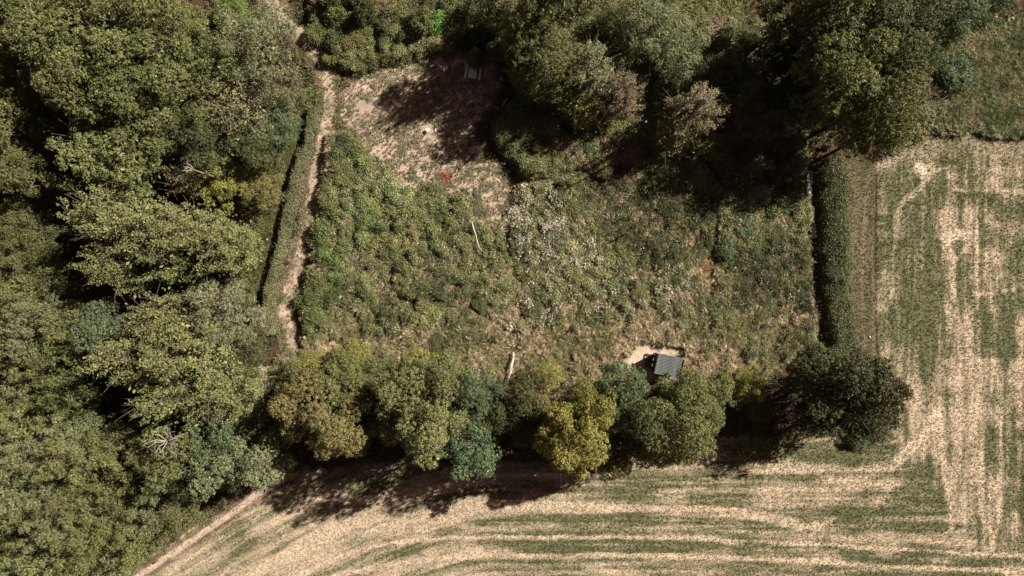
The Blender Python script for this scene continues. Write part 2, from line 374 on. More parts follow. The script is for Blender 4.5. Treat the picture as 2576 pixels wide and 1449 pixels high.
def ground_material():
    m, nt = newmat('earth_and_grass')
    tc = N(nt, 'ShaderNodeTexCoord'); P = tc.outputs['Object']
    def at(n): return N(nt, 'ShaderNodeAttribute', attribute_type='GEOMETRY', attribute_name=n)
    cov = at('cover'); sep = N(nt, 'ShaderNodeSeparateColor'); L(nt, cov.outputs['Color'], sep.inputs[0])
    straw, soilw, lit = sep.outputs[0], sep.outputs[1], sep.outputs[2]
    pal = at('pale').outputs['Fac']; ashw = at('ash').outputs['Fac']; redw = at('red').outputs['Fac']
    nf = noise(nt, 9.0, 5, .8, P); nm = noise(nt, 1.3, 4, .6, P); nl = noise(nt, .25, 3, .6, P); ng = noise(nt, 22.0, 2, .7, P)
    gr = mixc(nt, math_n(nt, 'MULTIPLY_ADD', nm, 3.0, -1.0, clamp=True), (.085, .095, .042), (.135, .14, .066))
    gr = mixc(nt, math_n(nt, 'MULTIPLY_ADD', nf, 3.5, -1.35, clamp=True), gr, (.06, .062, .03))
    st = mixc(nt, math_n(nt, 'MULTIPLY_ADD', nm, 3.0, -1.0, clamp=True), (.44, .345, .25), (.60, .49, .365))
    st = mixc(nt, math_n(nt, 'MULTIPLY_ADD', ng, 4.0, -1.9, clamp=True), st, (.22, .165, .105))
    rv = N(nt, 'ShaderNodeSeparateColor'); L(nt, at('rowv').outputs['Color'], rv.inputs[0]); sp = N(nt, 'ShaderNodeSeparateXYZ'); L(nt, P, sp.inputs[0])
    def comb(a, b):
        q = N(nt, 'ShaderNodeCombineXYZ'); L(nt, a, q.inputs[0]); L(nt, b, q.inputs[1]); return q.outputs[0]
    rh = noise(nt, 1.5, 4, .75, comb(math_n(nt, 'MULTIPLY', sp.outputs[0], .07), rv.outputs[0]))
    rvt = noise(nt, 1.5, 4, .75, comb(math_n(nt, 'MULTIPLY', sp.outputs[1], .07), sp.outputs[0]))
    rown = N(nt, 'ShaderNodeMix'); rown.data_type = 'FLOAT'; L(nt, rv.outputs[1], rown.inputs[0]); L(nt, rh, rown.inputs[2]); L(nt, rvt, rown.inputs[3])
    rowt = math_n(nt, 'MULTIPLY', math_n(nt, 'MULTIPLY_ADD', rown.outputs[0], 2.2, -1.15), rv.outputs[2])
    # straw over green, broken by fine noise
    t = math_n(nt, 'MULTIPLY_ADD', nf, 1.5, -.75); t = math_n(nt, 'ADD', t, math_n(nt, 'MULTIPLY_ADD', ng, .8, -.4))
    t = math_n(nt, 'ADD', math_n(nt, 'ADD', t, rowt), straw)
    t = math_n(nt, 'MULTIPLY_ADD', t, 1.2, -.13, clamp=True)
    c = mixc(nt, t, gr, st)
    so_ = mixc(nt, math_n(nt, 'MULTIPLY_ADD', nm, 3.0, -1.0, clamp=True), (.33, .24, .185), (.50, .38, .30))
    sf = math_n(nt, 'MULTIPLY_ADD', math_n(nt, 'ADD', soilw, math_n(nt, 'MULTIPLY_ADD', nf, 1.4, -.7)), 2.0, -.5, clamp=True)
    c = mixc(nt, sf, c, so_)
    li = mixc(nt, nf, (.035, .02, .012), (.10, .06, .035))
    lf = math_n(nt, 'MULTIPLY_ADD', math_n(nt, 'ADD', lit, math_n(nt, 'MULTIPLY_ADD', nf, 1.0, -.5)), 2.0, -.5, clamp=True)
    c = mixc(nt, lf, c, li)
    pf = math_n(nt, 'MULTIPLY_ADD', math_n(nt, 'ADD', pal, math_n(nt, 'MULTIPLY_ADD', nf, 1.2, -.6)), 1.7, -.55, clamp=True)
    c = mixc(nt, pf, c, (.60, .50, .38))
    c = mixc(nt, math_n(nt, 'MULTIPLY', ashw, math_n(nt, 'MULTIPLY_ADD', nf, 1.6, -.35, clamp=True)), c, (.20, .155, .15))
    c = mixc(nt, math_n(nt, 'MULTIPLY', redw, math_n(nt, 'MULTIPLY_ADD', nf, 2, -.3, clamp=True)), c, (.50, .17, .09))
    p = N(nt, 'ShaderNodeBsdfPrincipled'); L(nt, c, p.inputs['Base Color']); val(p, 'Roughness', .95); val(p, 'Specular IOR Level', .15)
    b = N(nt, 'ShaderNodeBump'); val(b, 'Strength', .8); val(b, 'Distance', .12)
    L(nt, math_n(nt, 'ADD', nf, math_n(nt, 'MULTIPLY', ng, .5)), b.inputs['Height']); L(nt, b.outputs[0], p.inputs['Normal'])
    o = N(nt, 'ShaderNodeOutputMaterial'); L(nt, p.outputs[0], o.inputs[0])
    return m
GROUND = ground_material()

# ------------------------------------------------------------------ ground, split by what it is
nr, nc = UU.shape
verts = np.stack([gx, gy, hgt], -1).reshape(-1, 3)
idx = np.arange(nr*nc).reshape(nr, nc)
F = np.stack([idx[1:, :-1], idx[1:, 1:], idx[:-1, 1:], idx[:-1, :-1]], -1)
cover = np.stack([s, soil, litter, np.ones_like(s)], -1).reshape(-1, 4)
rowv = np.stack([across/23.0, vert, field*(1-verge)*(1-.8*topband)*(1-btrack), np.ones_like(s)], -1).reshape(-1, 4)
def cellmax(a): return a[:-1, :-1]*.25+a[1:, :-1]*.25+a[:-1, 1:]*.25+a[1:, 1:]*.25
lab = np.zeros((nr-1, nc-1), int)                     # 0 wood floor
lab[cellmax(meadow) > .5] = 1
lab[cellmax(field) > .5] = 2
lab[cellmax(clear) > .5] = 3
lab[cellmax(btrack) > .5] = 4
lab[cellmax(rtrack) > .5] = 5
lab[cellmax(path) > .5] = 6
for k, nm in enumerate(['woodland_floor', 'meadow_ground', 'stubble_field', 'clearing_ground', 'farm_track', 'field_edge_track', 'footpath']):
    f = F[lab == k].reshape(-1, 4); used, inv = np.unique(f, return_inverse=True)
    me = npmesh(nm, verts[used], inv.reshape(-1, 4), {'cover': cover[used], 'rowv': rowv[used], 'pale': pale.ravel()[used], 'ash': ash.ravel()[used], 'red': red.ravel()[used]}, True)
    tag(link(nm, me, GROUND), kind='structure')
# land beyond
x0, y0 = GP(us[0], vv[0]); x1, y1 = GP(us[-1], vv[-1]); B = 700
V_ = [(x0, y0), (x1, y0), (x1, y1), (x0, y1), (-B, B), (B, B), (B, -B), (-B, -B)]
me = npmesh('outer_land', np.array([(a, b, 0) for a, b in V_]), np.array([(0, 1, 5, 4), (1, 2, 6, 5), (2, 3, 7, 6), (3, 0, 4, 7)])[:, ::-1],
            {'cover': np.tile([.45, 0, .1, 1], (8, 1)), 'rowv': np.zeros((8, 4)), 'pale': np.zeros(8), 'ash': np.zeros(8), 'red': np.zeros(8)})
tag(link('outer_land', me, GROUND), kind='structure')
# duckweed covered ditch water
def strip(name, pts, w, z, mat):
    P = []; Fs = []
    for i, (a, b) in enumerate(pts):
        a0 = pts[max(i-1, 0)]; b0 = pts[min(i+1, len(pts)-1)]; tx, ty = b0[0]-a0[0], b0[1]-a0[1]; l = math.hypot(tx, ty); nx, ny = -ty/l, tx/l
        for sgn in (-1, 1):
            x, y = GP(a+nx*w/2*sgn, b+ny*w/2*sgn); P.append((x, y, z))
    for i in range(len(pts)-1): Fs.append((2*i, 2*i+1, 2*i+3, 2*i+2))
    me = npmesh(name, np.array(P), np.array(Fs)); return link(name, me, mat)
dp = []
for (a, b), (c_, d_) in zip(DITCH[:-1], DITCH[1:]):
    for t in np.linspace(0, 1, 6)[:-1]: dp.append((a+(c_-a)*t, b+(d_-b)*t))
tag(strip('ditch_water', dp, 26, -.42, ALGAE), kind='structure')
PALEP = simple('grey_gravel', (.30, .29, .30), (.42, .40, .40), 8)
gp = [(2036, 430), (2032, 480), (2034, 520), (2040, 560), (2046, 600)]
g = strip('gravel_path', gp, 15, .30, PALEP); tag(g, kind='structure')

# ------------------------------------------------------------------ foliage meshes
def leaf_mesh(name, C, Nn, size, seed=0, aspect=.55, cup=0.0):
    rs = np.random.RandomState(seed); n = len(C)
    Nn = Nn/np.linalg.norm(Nn, axis=1, keepdims=True)
    r = rs.normal(size=(n, 3)); T = np.cross(Nn, r); T /= np.linalg.norm(T, axis=1, keepdims=True); Bv = np.cross(Nn, T)
    a = (size*.5)[:, None]; b = a*aspect
    sh = (rs.rand(n, 1)-.5)*.5
    V = np.stack([C - T*a, C - Bv*b + T*a*sh, C + T*a, C + Bv*b + T*a*sh], 1).reshape(-1, 3)
    f = np.arange(4*n).reshape(-1, 4)
    return V, f, np.repeat(rs.rand(n), 4)
def mk(name, V, f, lv):
    me = npmesh(name, V, f, {'leafvar': lv}); me.materials.append(LEAF); return me
def dirs(rs, n, zmin=-.35):
    z = rs.uniform(zmin, 1, n); a = rs.uniform(0, 2*math.pi, n); r = np.sqrt(1-z*z)
    return np.stack([r*np.cos(a), r*np.sin(a), z], 1)
def clusters(rs, cc, out, nl, spread, leaf, flat=.6, up=.8, chaos=.75):
    C = np.repeat(cc, nl, 0) + rs.normal(size=(len(cc)*nl, 3))*np.array([spread, spread, spread*flat])
    Nn = np.repeat(out, nl, 0)*.6 + np.array([0, 0, up]) + rs.normal(size=C.shape)*chaos
    sz = leaf*rs.uniform(.65, 1.35, len(C))
    return C, Nn, sz
def poisson(rs, P, d, cap):
    """greedy thinning of the points P to a least distance d"""
    cell = {}; out = []
    for i in range(len(P)):
        p = P[i]; k = tuple((p//d).astype(int)); ok = True
        for dx in (-1, 0, 1):
            for dy in (-1, 0, 1):
                for dz in (-1, 0, 1):
                    for j in cell.get((k[0]+dx, k[1]+dy, k[2]+dz), ()):
                        q = P[j]
                        if (q[0]-p[0])**2+(q[1]-p[1])**2+(q[2]-p[2])**2 < d*d: ok = False; break
                    if not ok: break
                if not ok: break
            if not ok: break
        if ok:
            cell.setdefault(k, []).append(i); out.append(i)
            if len(out) >= cap: break
    return np.array(out)
def crown_broad(seed, R0=4.2, H0=14, zb=2.6, nlobe=30, gap=.62, nl=58, leaf=.185, lob=(.13, .42), cr=.36, reach=(.5, 1.12)):
    rs = np.random.RandomState(seed); zc = (H0+zb)/2; hz = (H0-zb)/2
    D = dirs(rs, nlobe, -.6); rad = rs.uniform(reach[0], reach[1], (nlobe, 1)); LR = rs.uniform(lob[0], lob[1], nlobe)*R0
    rad = np.minimum(rad, 1.20-LR[:, None]/R0)
    LC = D*rad*np.array([R0, R0, hz]) + np.array([0, 0, zc])
    LC = np.vstack([LC, [[0, 0, zc+.3*hz]]]); LR = np.append(LR, R0*.5)
    w = LR**2; n = 9000; pick = rs.choice(len(LR), n, p=w/w.sum()); dd = dirs(rs, n, -.5)
    cc = LC[pick] + dd*LR[pick][:, None]*rs.uniform(.84, 1.12, (n, 1))*np.array([1, 1, .85])
    keep = np.ones(n, bool)
    for c, r in zip(LC, LR): keep &= np.linalg.norm((cc-c)/np.array([1, 1, .85]), axis=1) > r*.80
    keep &= vnoise(cc[:, 0]+cc[:, 2]*.7, cc[:, 1]-cc[:, 2]*.4, 1.1, seed+5) > .16
    cc = cc[keep]; dd = dd[keep]; i = poisson(rs, cc, gap, 520); cc = cc[i]; dd = dd[i]
    # each clump is a small dome of leaves facing outwards and up
    m = len(cc)*nl; e = dirs(rs, m, -.4); cs = np.repeat(rs.uniform(.6, 1.35, len(cc)), nl)[:, None]
    C = np.repeat(cc, nl, 0) + e*cr*cs*rs.uniform(.45, 1.15, (m, 1))*np.array([1, 1, .75])
    Nn = e*.7 + np.repeat(dd, nl, 0)*.25 + np.array([0, 0, .45]) + rs.normal(size=C.shape)*.55
    sz = leaf*rs.uniform(.55, 1.35, m)
    ns = 3200; e = rs.choice(len(LR), ns); C2 = LC[e] + dirs(rs, ns, -.9)*LR[e][:, None]*rs.uniform(.4, .95, (ns, 1)); C = np.vstack([C, C2]); Nn = np.vstack([Nn, rs.normal(size=C2.shape)+[0, 0, .8]]); sz = np.append(sz, leaf*rs.uniform(1.4, 2.8, ns))
    return (C, Nn, sz), LC, LR
def crown_plume(seed, R0=4.2, H0=16, zb=2.0, nsh=44, leaf=.24, ncl=20, nl=14, lean=1.0, thick=.6):
    rs = np.random.RandomState(seed); cc = []; oo = []; SH = []; sp = []
    for i in range(nsh):
        az = rs.uniform(0, 2*math.pi); q = math.sqrt(rs.uniform(0.02, 1)); rr = R0*q*rs.uniform(.8, 1.12)
        zt = zb + (H0-zb)*(1-.55*q**1.6)*rs.uniform(.78, 1.10)
        tip = np.array([rr*math.cos(az), rr*math.sin(az), zt]); L_ = rs.uniform(5.0, 7.5)
        dr = np.array([math.cos(az)*.36*q, math.sin(az)*.36*q, 1.0]); dr /= np.linalg.norm(dr)
        st = tip - dr*L_; SH.append((st, tip))
        for k in range(ncl):
            t = (k+rs.rand())/ncl; wv = thick*1.15*(1-t)**1.1 + .04
            off = rs.normal(size=3)*wv*.75
            cc.append(st+(tip-st)*t+off); oo.append(off/(np.linalg.norm(off)+1e-6)+dr*.4); sp.append(.17)
    cc = np.array(cc); oo = np.array(oo)
    C, Nn, sz = clusters(rs, cc, oo, nl, .19, leaf, flat=.9, up=.7)
    # lower skirt
    D = dirs(rs, 330, -.3); q = D*np.array([R0*.74, R0*.74, 3.4])*rs.uniform(.7, 1, (330, 1)) + np.array([0, 0, zb+3.0])
    C2, N2, s2 = clusters(rs, q, D, 10, .3, leaf)
    qi = rs.normal(size=(600, 3))*np.array([R0*.35, R0*.35, 2.5]) + np.array([0, 0, zb+4])
    C = np.vstack([C, C2, qi]); Nn = np.vstack([Nn, N2, rs.normal(size=qi.shape)+[0, 0, .8]]); sz = np.concatenate([sz, s2, np.full(600, leaf*2.2)])
    return (C, Nn, sz), np.array([b for a, b in SH]), None
def trunk_mesh(name, seed, targets, H0, zb, rad=.26):
    rs = np.random.RandomState(seed); mb = MB()
    pts = []; 
    top = H0*.72; wx, wy = rs.uniform(-.3, .3, 2)
    for t in (0, .04, .3, .6, .85, 1): pts.append((wx*math.sin(t*3), wy*math.sin(t*4), top*t - .1))
    mb.tube(pts, [rad*1.5, rad*1.05, rad*.85, rad*.6, rad*.35, rad*.12], 8)
    for c in targets[:16]:
        t = rs.uniform(.3, .75); i = Vector((wx*math.sin(t*3), wy*math.sin(t*4), top*t)); e = Vector([float(q) for q in c])
        md = i.lerp(e, .5) + Vector((0, 0, -.25+rs.uniform(-.3, .3))); md2 = i.lerp(e, .8)+Vector((rs.uniform(-.2, .2), rs.uniform(-.2, .2), 0))
        mb.tube([i, md, md2, e], [rad*.42, rad*.27, rad*.16, rad*.05], 5)
        for k in range(3):
            e2 = e + Vector(rs.normal(size=3)*.9); mb.tube([md2, md2.lerp(e2, .5)+Vector((0, 0, .1)), e2], [rad*.14, rad*.09, .012], 4)
    me = mb.mesh(name, True); me.materials.append(BARK); return me
PROTO = {}
def proto(key, data, R0, H0, zb, seed, aspect=.55):
    (C, Nn, sz), T, _ = data; V, f, lv = leaf_mesh(key, C, Nn, sz, seed, aspect)
    PROTO.setdefault(key.rsplit('_', 1)[0], []).append((mk('crown_'+key, V, f, lv), trunk_mesh('trunk_'+key, seed, T, H0, zb), R0, H0, zb))
for i in range(3): proto(f'broad_{i}', crown_broad(100+i), 4.2, 14, 2.6, 100+i)
for i in range(2): proto(f'dense_{i}', crown_broad(120+i, nlobe=46, gap=.5, nl=42, leaf=.17, lob=(.14, .3), cr=.3), 4.2, 14, 2.6, 120+i)
for i in range(2): proto(f'fine_{i}', crown_broad(140+i, R0=4.2, H0=11, zb=1.2, nlobe=56, gap=.5, nl=32, leaf=.17, lob=(.12, .24), cr=.27, reach=(.45, 1.05)), 4.2, 11, 1.2, 140+i, .4)
for i in range(3): proto(f'plume_{i}', crown_plume(160+i), 4.2, 16, 2.0, 160+i)
for i in range(2): proto(f'thin_{i}', crown_plume(180+i, H0=13, nsh=44, ncl=12, nl=9, leaf=.2, thick=.6), 4.2, 13, 3.5, 180+i, .45)
def crown_shrub(seed, leaf=.15, ncl=620, nl=9):
    rs = np.random.RandomState(seed); n = 16
    LC = np.stack([rs.uniform(-.95, .95, n), rs.uniform(-.95, .95, n), rs.uniform(.4, 1.15, n)], 1); LR = rs.uniform(.4, .75, n)
    pick = rs.randint(0, n, ncl*2); dd = dirs(rs, ncl*2, -.3); cc = LC[pick]+dd*LR[pick][:, None]*rs.uniform(.85, 1.15, (ncl*2, 1))
    keep = cc[:, 2] > .05
    for c, r in zip(LC, LR): keep &= np.linalg.norm(cc-c, axis=1) > r*.8
    cc = cc[keep][:ncl]; dd = dd[keep][:ncl]
    C, Nn, sz = clusters(rs, cc, dd, nl, .12, leaf)
    q = rs.normal(size=(220, 3))*[.6, .6, .3]+[0, 0, .7]; C = np.vstack([C, q]); Nn = np.vstack([Nn, rs.normal(size=q.shape)+[0, 0, .6]]); sz = np.append(sz, np.full(220, .32))
    return (C, Nn, sz), LC, None
def shrub_stems(name, seed):
    rs = np.random.RandomState(seed); mb = MB()
    for k in range(9):
        a = rs.uniform(0, 6.28); r = rs.uniform(.3, 1.1); e = Vector((r*math.cos(a), r*math.sin(a), rs.uniform(.7, 1.35)))
        mb.tube([(0, 0, -.05), (e.x*.4, e.y*.4, e.z*.6), e], [.045, .03, .008], 4)
    me = mb.mesh(name, True); me.materials.append(BARK); return me
for i in range(3):
    (C, Nn, sz), T, _ = crown_shrub(200+i); V, f, lv = leaf_mesh('s', C, Nn, sz, 200+i)
    PROTO.setdefault('shrub', []).append((mk(f'crown_shrub_{i}', V, f, lv), shrub_stems(f'stems_{i}', 200+i), 1.45, 1.75, 0))

_cnt = {}
LANDMARKS = [(1682,920,'the shelter'),(1284,925,'the bleached fallen trunk'),(1198,595,'the thin pale pole'),(1107,328,'the campfire ring'),(1190,177,'the picnic table'),(2118,998,'the lone oak'),
    (740,870,'the footpath end'),(2036,470,'the gravel path'),(2239,385,'the field corner stone'),(1550,692,'the lower meadow post'),(410,1115,'the dead white crown'),(285,400,'the round pale crown'),
    (1790,60,'the reeds'),(520,55,'the white stone'),(690,590,'the ditch bend'),(0,724,'the left edge middle'),(0,1449,'the bottom left corner'),(1097,62,'the brightest green bush'),(320,1440,'the farm track end'),(0,1100,'the lower left edge'),(660,1150,'the grey-green corner willow')]
_used = set()
def locate(what, u, v):
    for k in sorted(LANDMARKS, key=lambda q: math.hypot(q[0]-u, q[1]-v)):
        dx, dy = (u-k[0])/23, (v-k[1])/23; vert_ = 'below' if dy > 0 else 'above'; hor = 'right' if dx > 0 else 'left'
        if abs(dx) > 2.2*abs(dy): dr = hor+' of'
        elif abs(dy) > 2.2*abs(dx): dr = vert_
        else: dr = vert_+' and '+hor+' of'
        nw = 'one two three four five six seven eight nine ten eleven twelve thirteen fourteen fifteen sixteen seventeen eighteen nineteen twenty'.split(); nm_ = max(1, round(math.hypot(dx, dy)))
        if nm_ > 20: continue
        l = f'{what} about {nw[nm_-1]} {"metre" if nm_ == 1 else "metres"} {dr} {k[2]}'
        if l not in _used: _used.add(l); return l
    return what
def tree(kind, u, v, r, h, col, label, name='broadleaf_tree', cat='tree', group=None, rot=None, ell=1.0):
    """crown seen centred at plan (u, v) with radius r; the tree stands where its middle height puts it"""
    rnd = random.Random(int(u*7+v*13+r)); k = _cnt.get(kind, 0); _cnt[kind] = k+1
    pr = PROTO[kind]; cm, tm, R0, H0, zb = pr[k % len(pr)]
    zm = (zb/H0*.3+.5)*h if kind != 'plume' else h*.62
    x, y = W(u, v, zm); rr = r/23.0*(H-zm)/H*(.94 if u < 560 and v < 480 else 1)
    o = empty(name, (x, y, float(ground_z(x, y))-.02), rot if rot is not None else rnd.uniform(0, 6.28), (rr/R0*ell, rr/R0/ell, h/H0))
    if group and group.split(' ')[0] in ('bushes', 'scrub', 'understorey') or (group and 'even south-west' in group) or (group and 'west edge' in group):
        shade = 'dark' if sum(col) < .2 else ('pale' if sum(col) > .33 else 'olive')
        kindw = {'bushes in the meadow': 'meadow bush', 'bushes in the great shadow': 'shaded bush', 'scrub bushes north of the clearing': 'scrub bush', 'scrub bushes south of the northern trees': 'scrub bush',
                 'understorey bushes of the western wood': 'understorey bush'}.get(group, 'canopy tree' if 'even' in group else 'low smooth tree')
        label = locate(shade+' '+kindw, u, v)
    tag(o, label, cat, group)
    col = (col[0]*1.02, col[1]*1.05, col[2]*.86)
    c = link('crown', cm, None, o); t = link('trunk' if kind != 'shrub' else 'stem', tm, None, o)
    j = rnd.uniform(.92, 1.08); c.color = (col[0]*j, col[1]*rnd.uniform(.96, 1.04)*j, col[2]*j, 1)
    return o
OL = (.104, .114, .052); DK = (.066, .074, .036); LT = (.132, .145, .070); GY = (.138, .150, .098); TAN = (.165, .158, .095); YE = (.215, .210, .070)
TEAL = (.086, .116, .070); BRT = (.115, .17, .055); BRN = (.150, .128, .085); YG = (.165, .175, .055); OLW = (.145, .135, .06)
exec_trees = []
def T(*a, **k): tree(*a, **k)
gw = 'trees of the north-west wood'
T('broad', 40, 50, 115, 15, OL, 'dark olive broadleaf tree cut by the top left corner', group=gw)
T('broad', 170, 110, 120, 16, OL, 'olive broadleaf tree second from the top left corner in the closed canopy', group=gw)
T('dense', 300, 40, 110, 15, OL, 'olive tree cut by the top edge, third from the left corner', group=gw)
T('broad', 310, 190, 130, 16, OL, 'big olive crown in the middle of the north-west wood', group=gw)
T('dense', 245, 240, 84, 15, OL, 'olive crown above the round pale green crown and beside the dark gap', group=gw)
T('broad', 425, 90, 105, 15, OL, 'olive crown left of the white stone at the wood edge', group=gw)
T('dense', 450, 225, 115, 15, OL, 'olive crown left of the grey-green willow', group=gw)
T('broad', 380, 310, 90, 14, OL, 'smaller olive crown touching the round pale green crown from above', group=gw)
T('fine', 602, 50, 58, 6, BRT, 'low bright green tree right of the white stone', group=gw)
T('fine', 660, 125, 95, 12, GY, 'grey-green willow beside the grassy start of the footpath', 'willow_tree', group=gw)
T('fine', 560, 160, 80, 12, LT, 'mid green feathery tree between the willow and the olive crowns', 'willow_tree', group=gw)
T('thin', 590, 270, 105, 12, TAN, 'tan tree with thin foliage and bare twigs near the ditch bend', group=gw)
T('fine', 690, 230, 65, 9, GY, 'grey-green tree whose tip points at the shaded ditch end', 'willow_tree', group=gw)
T('fine', 700, 330, 62, 7, TEAL, 'fresh blue-green tree against the upper ditch', group=gw)
T('dense', 640, 380, 62, 8, DK, 'dark green low tree below the blue-green one by the ditch', group=gw)
T('dense', 285, 400, 118, 13, LT, 'round pale green crown standing apart with shade all round it', group=gw, rot=1.0)
T('broad', 10, 190, 85, 14, OL, 'olive tree cut by the left edge above the fern-like canopy', group=gw)
T('broad', 30, 335, 78, 14, OL, 'olive tree at the left edge left of the long dark gap', group=gw)
T('dense', 70, 440, 52, 13, OL, 'narrow olive crown at the foot of the long dark gap', group=gw)
T('dense', 520, 360, 80, 11, DK, 'dark olive crown between the tan tree and the yellowish shrubs', group=gw)
T('broad', 440, 360, 48, 11, OL, 'small olive crown right of the round pale green crown', group=gw)
T('thin', 465, 440, 62, 9, OLW, 'thin yellowish tree carrying a white dead branch', group=gw)
T('fine', 575, 460, 72, 6, YG, 'low yellow-green tree above the big feathery trees', group=gw)
T('fine', 655, 465, 60, 5, OLW, 'low tree of tan-green leaves on the ditch bank above the rushes', group=gw)
gm = 'feathery upright trees west of the ditch'
T('plume', 250, 545, 92, 17, LT, 'feathery tree with pointed shoots at the upper left of the western group', 'poplar_tree', group=gm)
T('plume', 355, 585, 100, 17, LT, 'feathery tree in the centre of the upper western group', 'poplar_tree', group=gm)
T('plume', 285, 665, 78, 16, LT, 'feathery tree with pointed shoots reaching left over the shade', 'poplar_tree', group=gm)
T('plume', 470, 590, 95, 15, LT, 'feathery tree right of centre in the upper western group', 'poplar_tree', group=gm)
T('plume', 560, 620, 85, 12, LT, 'shorter feathery tree with white twigs next to the ditch bank', 'poplar_tree', group=gm)
T('plume', 420, 665, 70, 13, LT, 'short feathery tree below the centre of the upper western group', 'poplar_tree', group=gm)
T('plume', 400, 810, 95, 16, LT, 'feathery tree at the top of the lower western group', 'poplar_tree', group=gm)
T('plume', 330, 900, 95, 17, LT, 'feathery tree with pointed shoots at the left of the lower western group', 'poplar_tree', group=gm)
T('plume', 470, 900, 110, 17, LT, 'tallest feathery tree in the middle of the lower western group', 'poplar_tree', group=gm)
T('plume', 420, 1010, 92, 16, LT, 'feathery tree above the dead white crown', 'poplar_tree', group=gm)
T('plume', 560, 1000, 92, 15, LT, 'feathery tree between the lower western group and the row of field trees', 'poplar_tree', group=gm)
T('fine', 560, 800, 90, 10, GY, 'grey-green tree with white twigs between the two feathery groups', 'willow_tree', group=gm)
T('fine', 610, 890, 70, 8, DK, 'dark green low tree on the bank left of the lower ditch', group=gm)
T('dense', 270, 820, 62, 12, TEAL, 'small blue-green crown at the left shoulder of the lower western group', group=gm)
T('broad', 575, 1090, 70, 12, TEAL, 'blue-green crown left of the pale dead bush', group=gm)
T('broad', 640, 1045, 62, 9, OL, 'small olive crown between the dead bush and the field row', group=gm)
T('dense', 565, 1165, 78, 13, GY, 'grey-green willow at the wood corner beside the field, left half', 'willow_tree', group=gm)
T('dense', 660, 1150, 72, 13, GY, 'grey-green willow at the wood corner beside the field, right half', 'willow_tree', group=gm)
T('dense', 450, 1150, 80, 13, OL, 'olive crown right of and below the dead white crown', group=gm)
# even young canopy in the south-west and along the west edge
rnd = random.Random(5)
SWP = [(-60,745),(110,745),(220,800),(235,900),(225,1010),(250,1080),(360,1120),(430,1170),(480,1240),(520,1275),(440,1330),(380,1380),(330,1410),(250,1460),(130,1530),(-60,1530)]
pts = []
for _ in range(6000):
    u, v = rnd.uniform(-70, 540), rnd.uniform(730, 1540)
    if inpoly(np.array([u]), np.array([v]), SWP)[0] and all(math.hypot(u-a, v-b) > 56 for a, b in pts): pts.append((u, v))
for u, v in pts:
    c = [OL, OL, LT, OL, DK, GY][rnd.randrange(6)]; c = tuple((a*.6+b*.4)*1.15 for a, b in zip(c, OL))
    T('fine', u, v, rnd.uniform(46, 68), rnd.uniform(8, 12.5), c, 'olive green tree of the even close canopy in the bottom left', group='trees of the even south-west canopy')
for u, v in [(40,560),(10,640),(70,640),(20,720),(95,590),(110,690),(-20,560)]:
    T('fine', u, v, rnd.uniform(50, 62), rnd.uniform(7, 8.5), tuple(a*.95 for a in OL), 'low smooth olive tree at the left edge beside the feathery trees', group='low trees at the west edge')
# row between meadow and field
gr_ = 'row of trees between meadow and field'
for a_, b_, r_, h_, c_, l_ in [(735,1010,48,9,OL,'low olive crown at the left end of the field row beside the wood'),(920,1010,50,11,DK,'small dark crown between the browning trees and the tall olive pair'),
        (985,1060,46,12,OLW,'small browning crown left of the tall bright olive tree'),(1150,1045,54,13,LT,'small light crown between the tall olive tree and the blue-green one'),(1240,1040,52,11,DK,'small dark crown right of the blue-green tree'),
        (1355,1010,48,10,OLW,'small brownish crown between the dark crown and the yellow group'),(1625,1110,52,12,OL,'small olive crown at the field edge left of the big olive tree'),(1765,1040,46,9,LT,'small light crown on the right flank of the big olive tree'),
        (1060,930,46,7,YG,'low yellow-green crown on the meadow side of the tall pair'),(890,905,44,7,YG,'low yellow-green crown on the meadow side of the browning trees')]:
    T('broad', a_, b_, r_, h_, c_, l_, group='small trees within the field row')
T('thin', 770, 925, 52, 11, YG, 'small yellowish tree at the south end of the footpath', group=gr_)
T('broad', 790, 1010, 82, 15, OLW, 'olive tree with browning leaves, leftmost of the field row', group=gr_)
T('broad', 868, 1070, 74, 16, OLW, 'olive brown tree whose crown hangs lowest at the left end of the row', group=gr_)
T('broad', 860, 960, 68, 12, OL, 'olive crown behind the browning tree on its meadow side', group=gr_)
T('fine', 960, 955, 62, 8, OL, 'low olive tree on the meadow side left of the tall olive pair', group=gr_)
T('broad', 1030, 985, 75, 15, LT, 'olive green tree, upper left of the tall pair', group=gr_)
T('broad', 1085, 1060, 84, 17, LT, 'tall bright olive tree leaning over the dark shade on the field', group=gr_)
T('broad', 1120, 965, 72, 14, LT, 'bright olive crown on the meadow side of the blue-green tree', group=gr_)
T('dense', 1200, 985, 58, 14, TEAL, 'small blue-green crown just left of the bleached fallen trunk', group=gr_)
T('dense', 1182, 1125, 66, 17, (.09, .135, .085), 'blue-green tree reaching furthest down over the field shade', group=gr_)
T('dense', 1300, 1000, 62, 11, DK, 'dark grey-green crown below the bleached fallen trunk', group=gr_)
T('fine', 1320, 1060, 58, 10, DK, 'dark sparse tree in the shade left of the yellow tree', group=gr_)
T('thin', 1380, 950, 52, 10, YE, 'small yellowish tree above the bright yellow crown', group=gr_)
T('dense', 1395, 1080, 50, 16, YE, 'left arm of the bright yellow-green crowns', group=gr_)
T('broad', 1440, 1090, 84, 17, YE, 'brightest yellow-green tree, the largest yellow crown of the row', group=gr_)
T('dense', 1490, 1010, 52, 15, YE, 'yellow-green crown at the upper right of the yellow group', group=gr_)
T('dense', 1555, 970, 60, 12, TEAL, 'dark blue-green tree left of the shelter', group=gr_)
T('dense', 1585, 1050, 64, 15, (.085, .10, .055), 'dark blue-grey tree between the yellow tree and the big olive one', group=gr_)
T('broad', 1535, 1145, 52, 11, OLW, 'small olive tree at the field edge under the yellow tree', group=gr_)
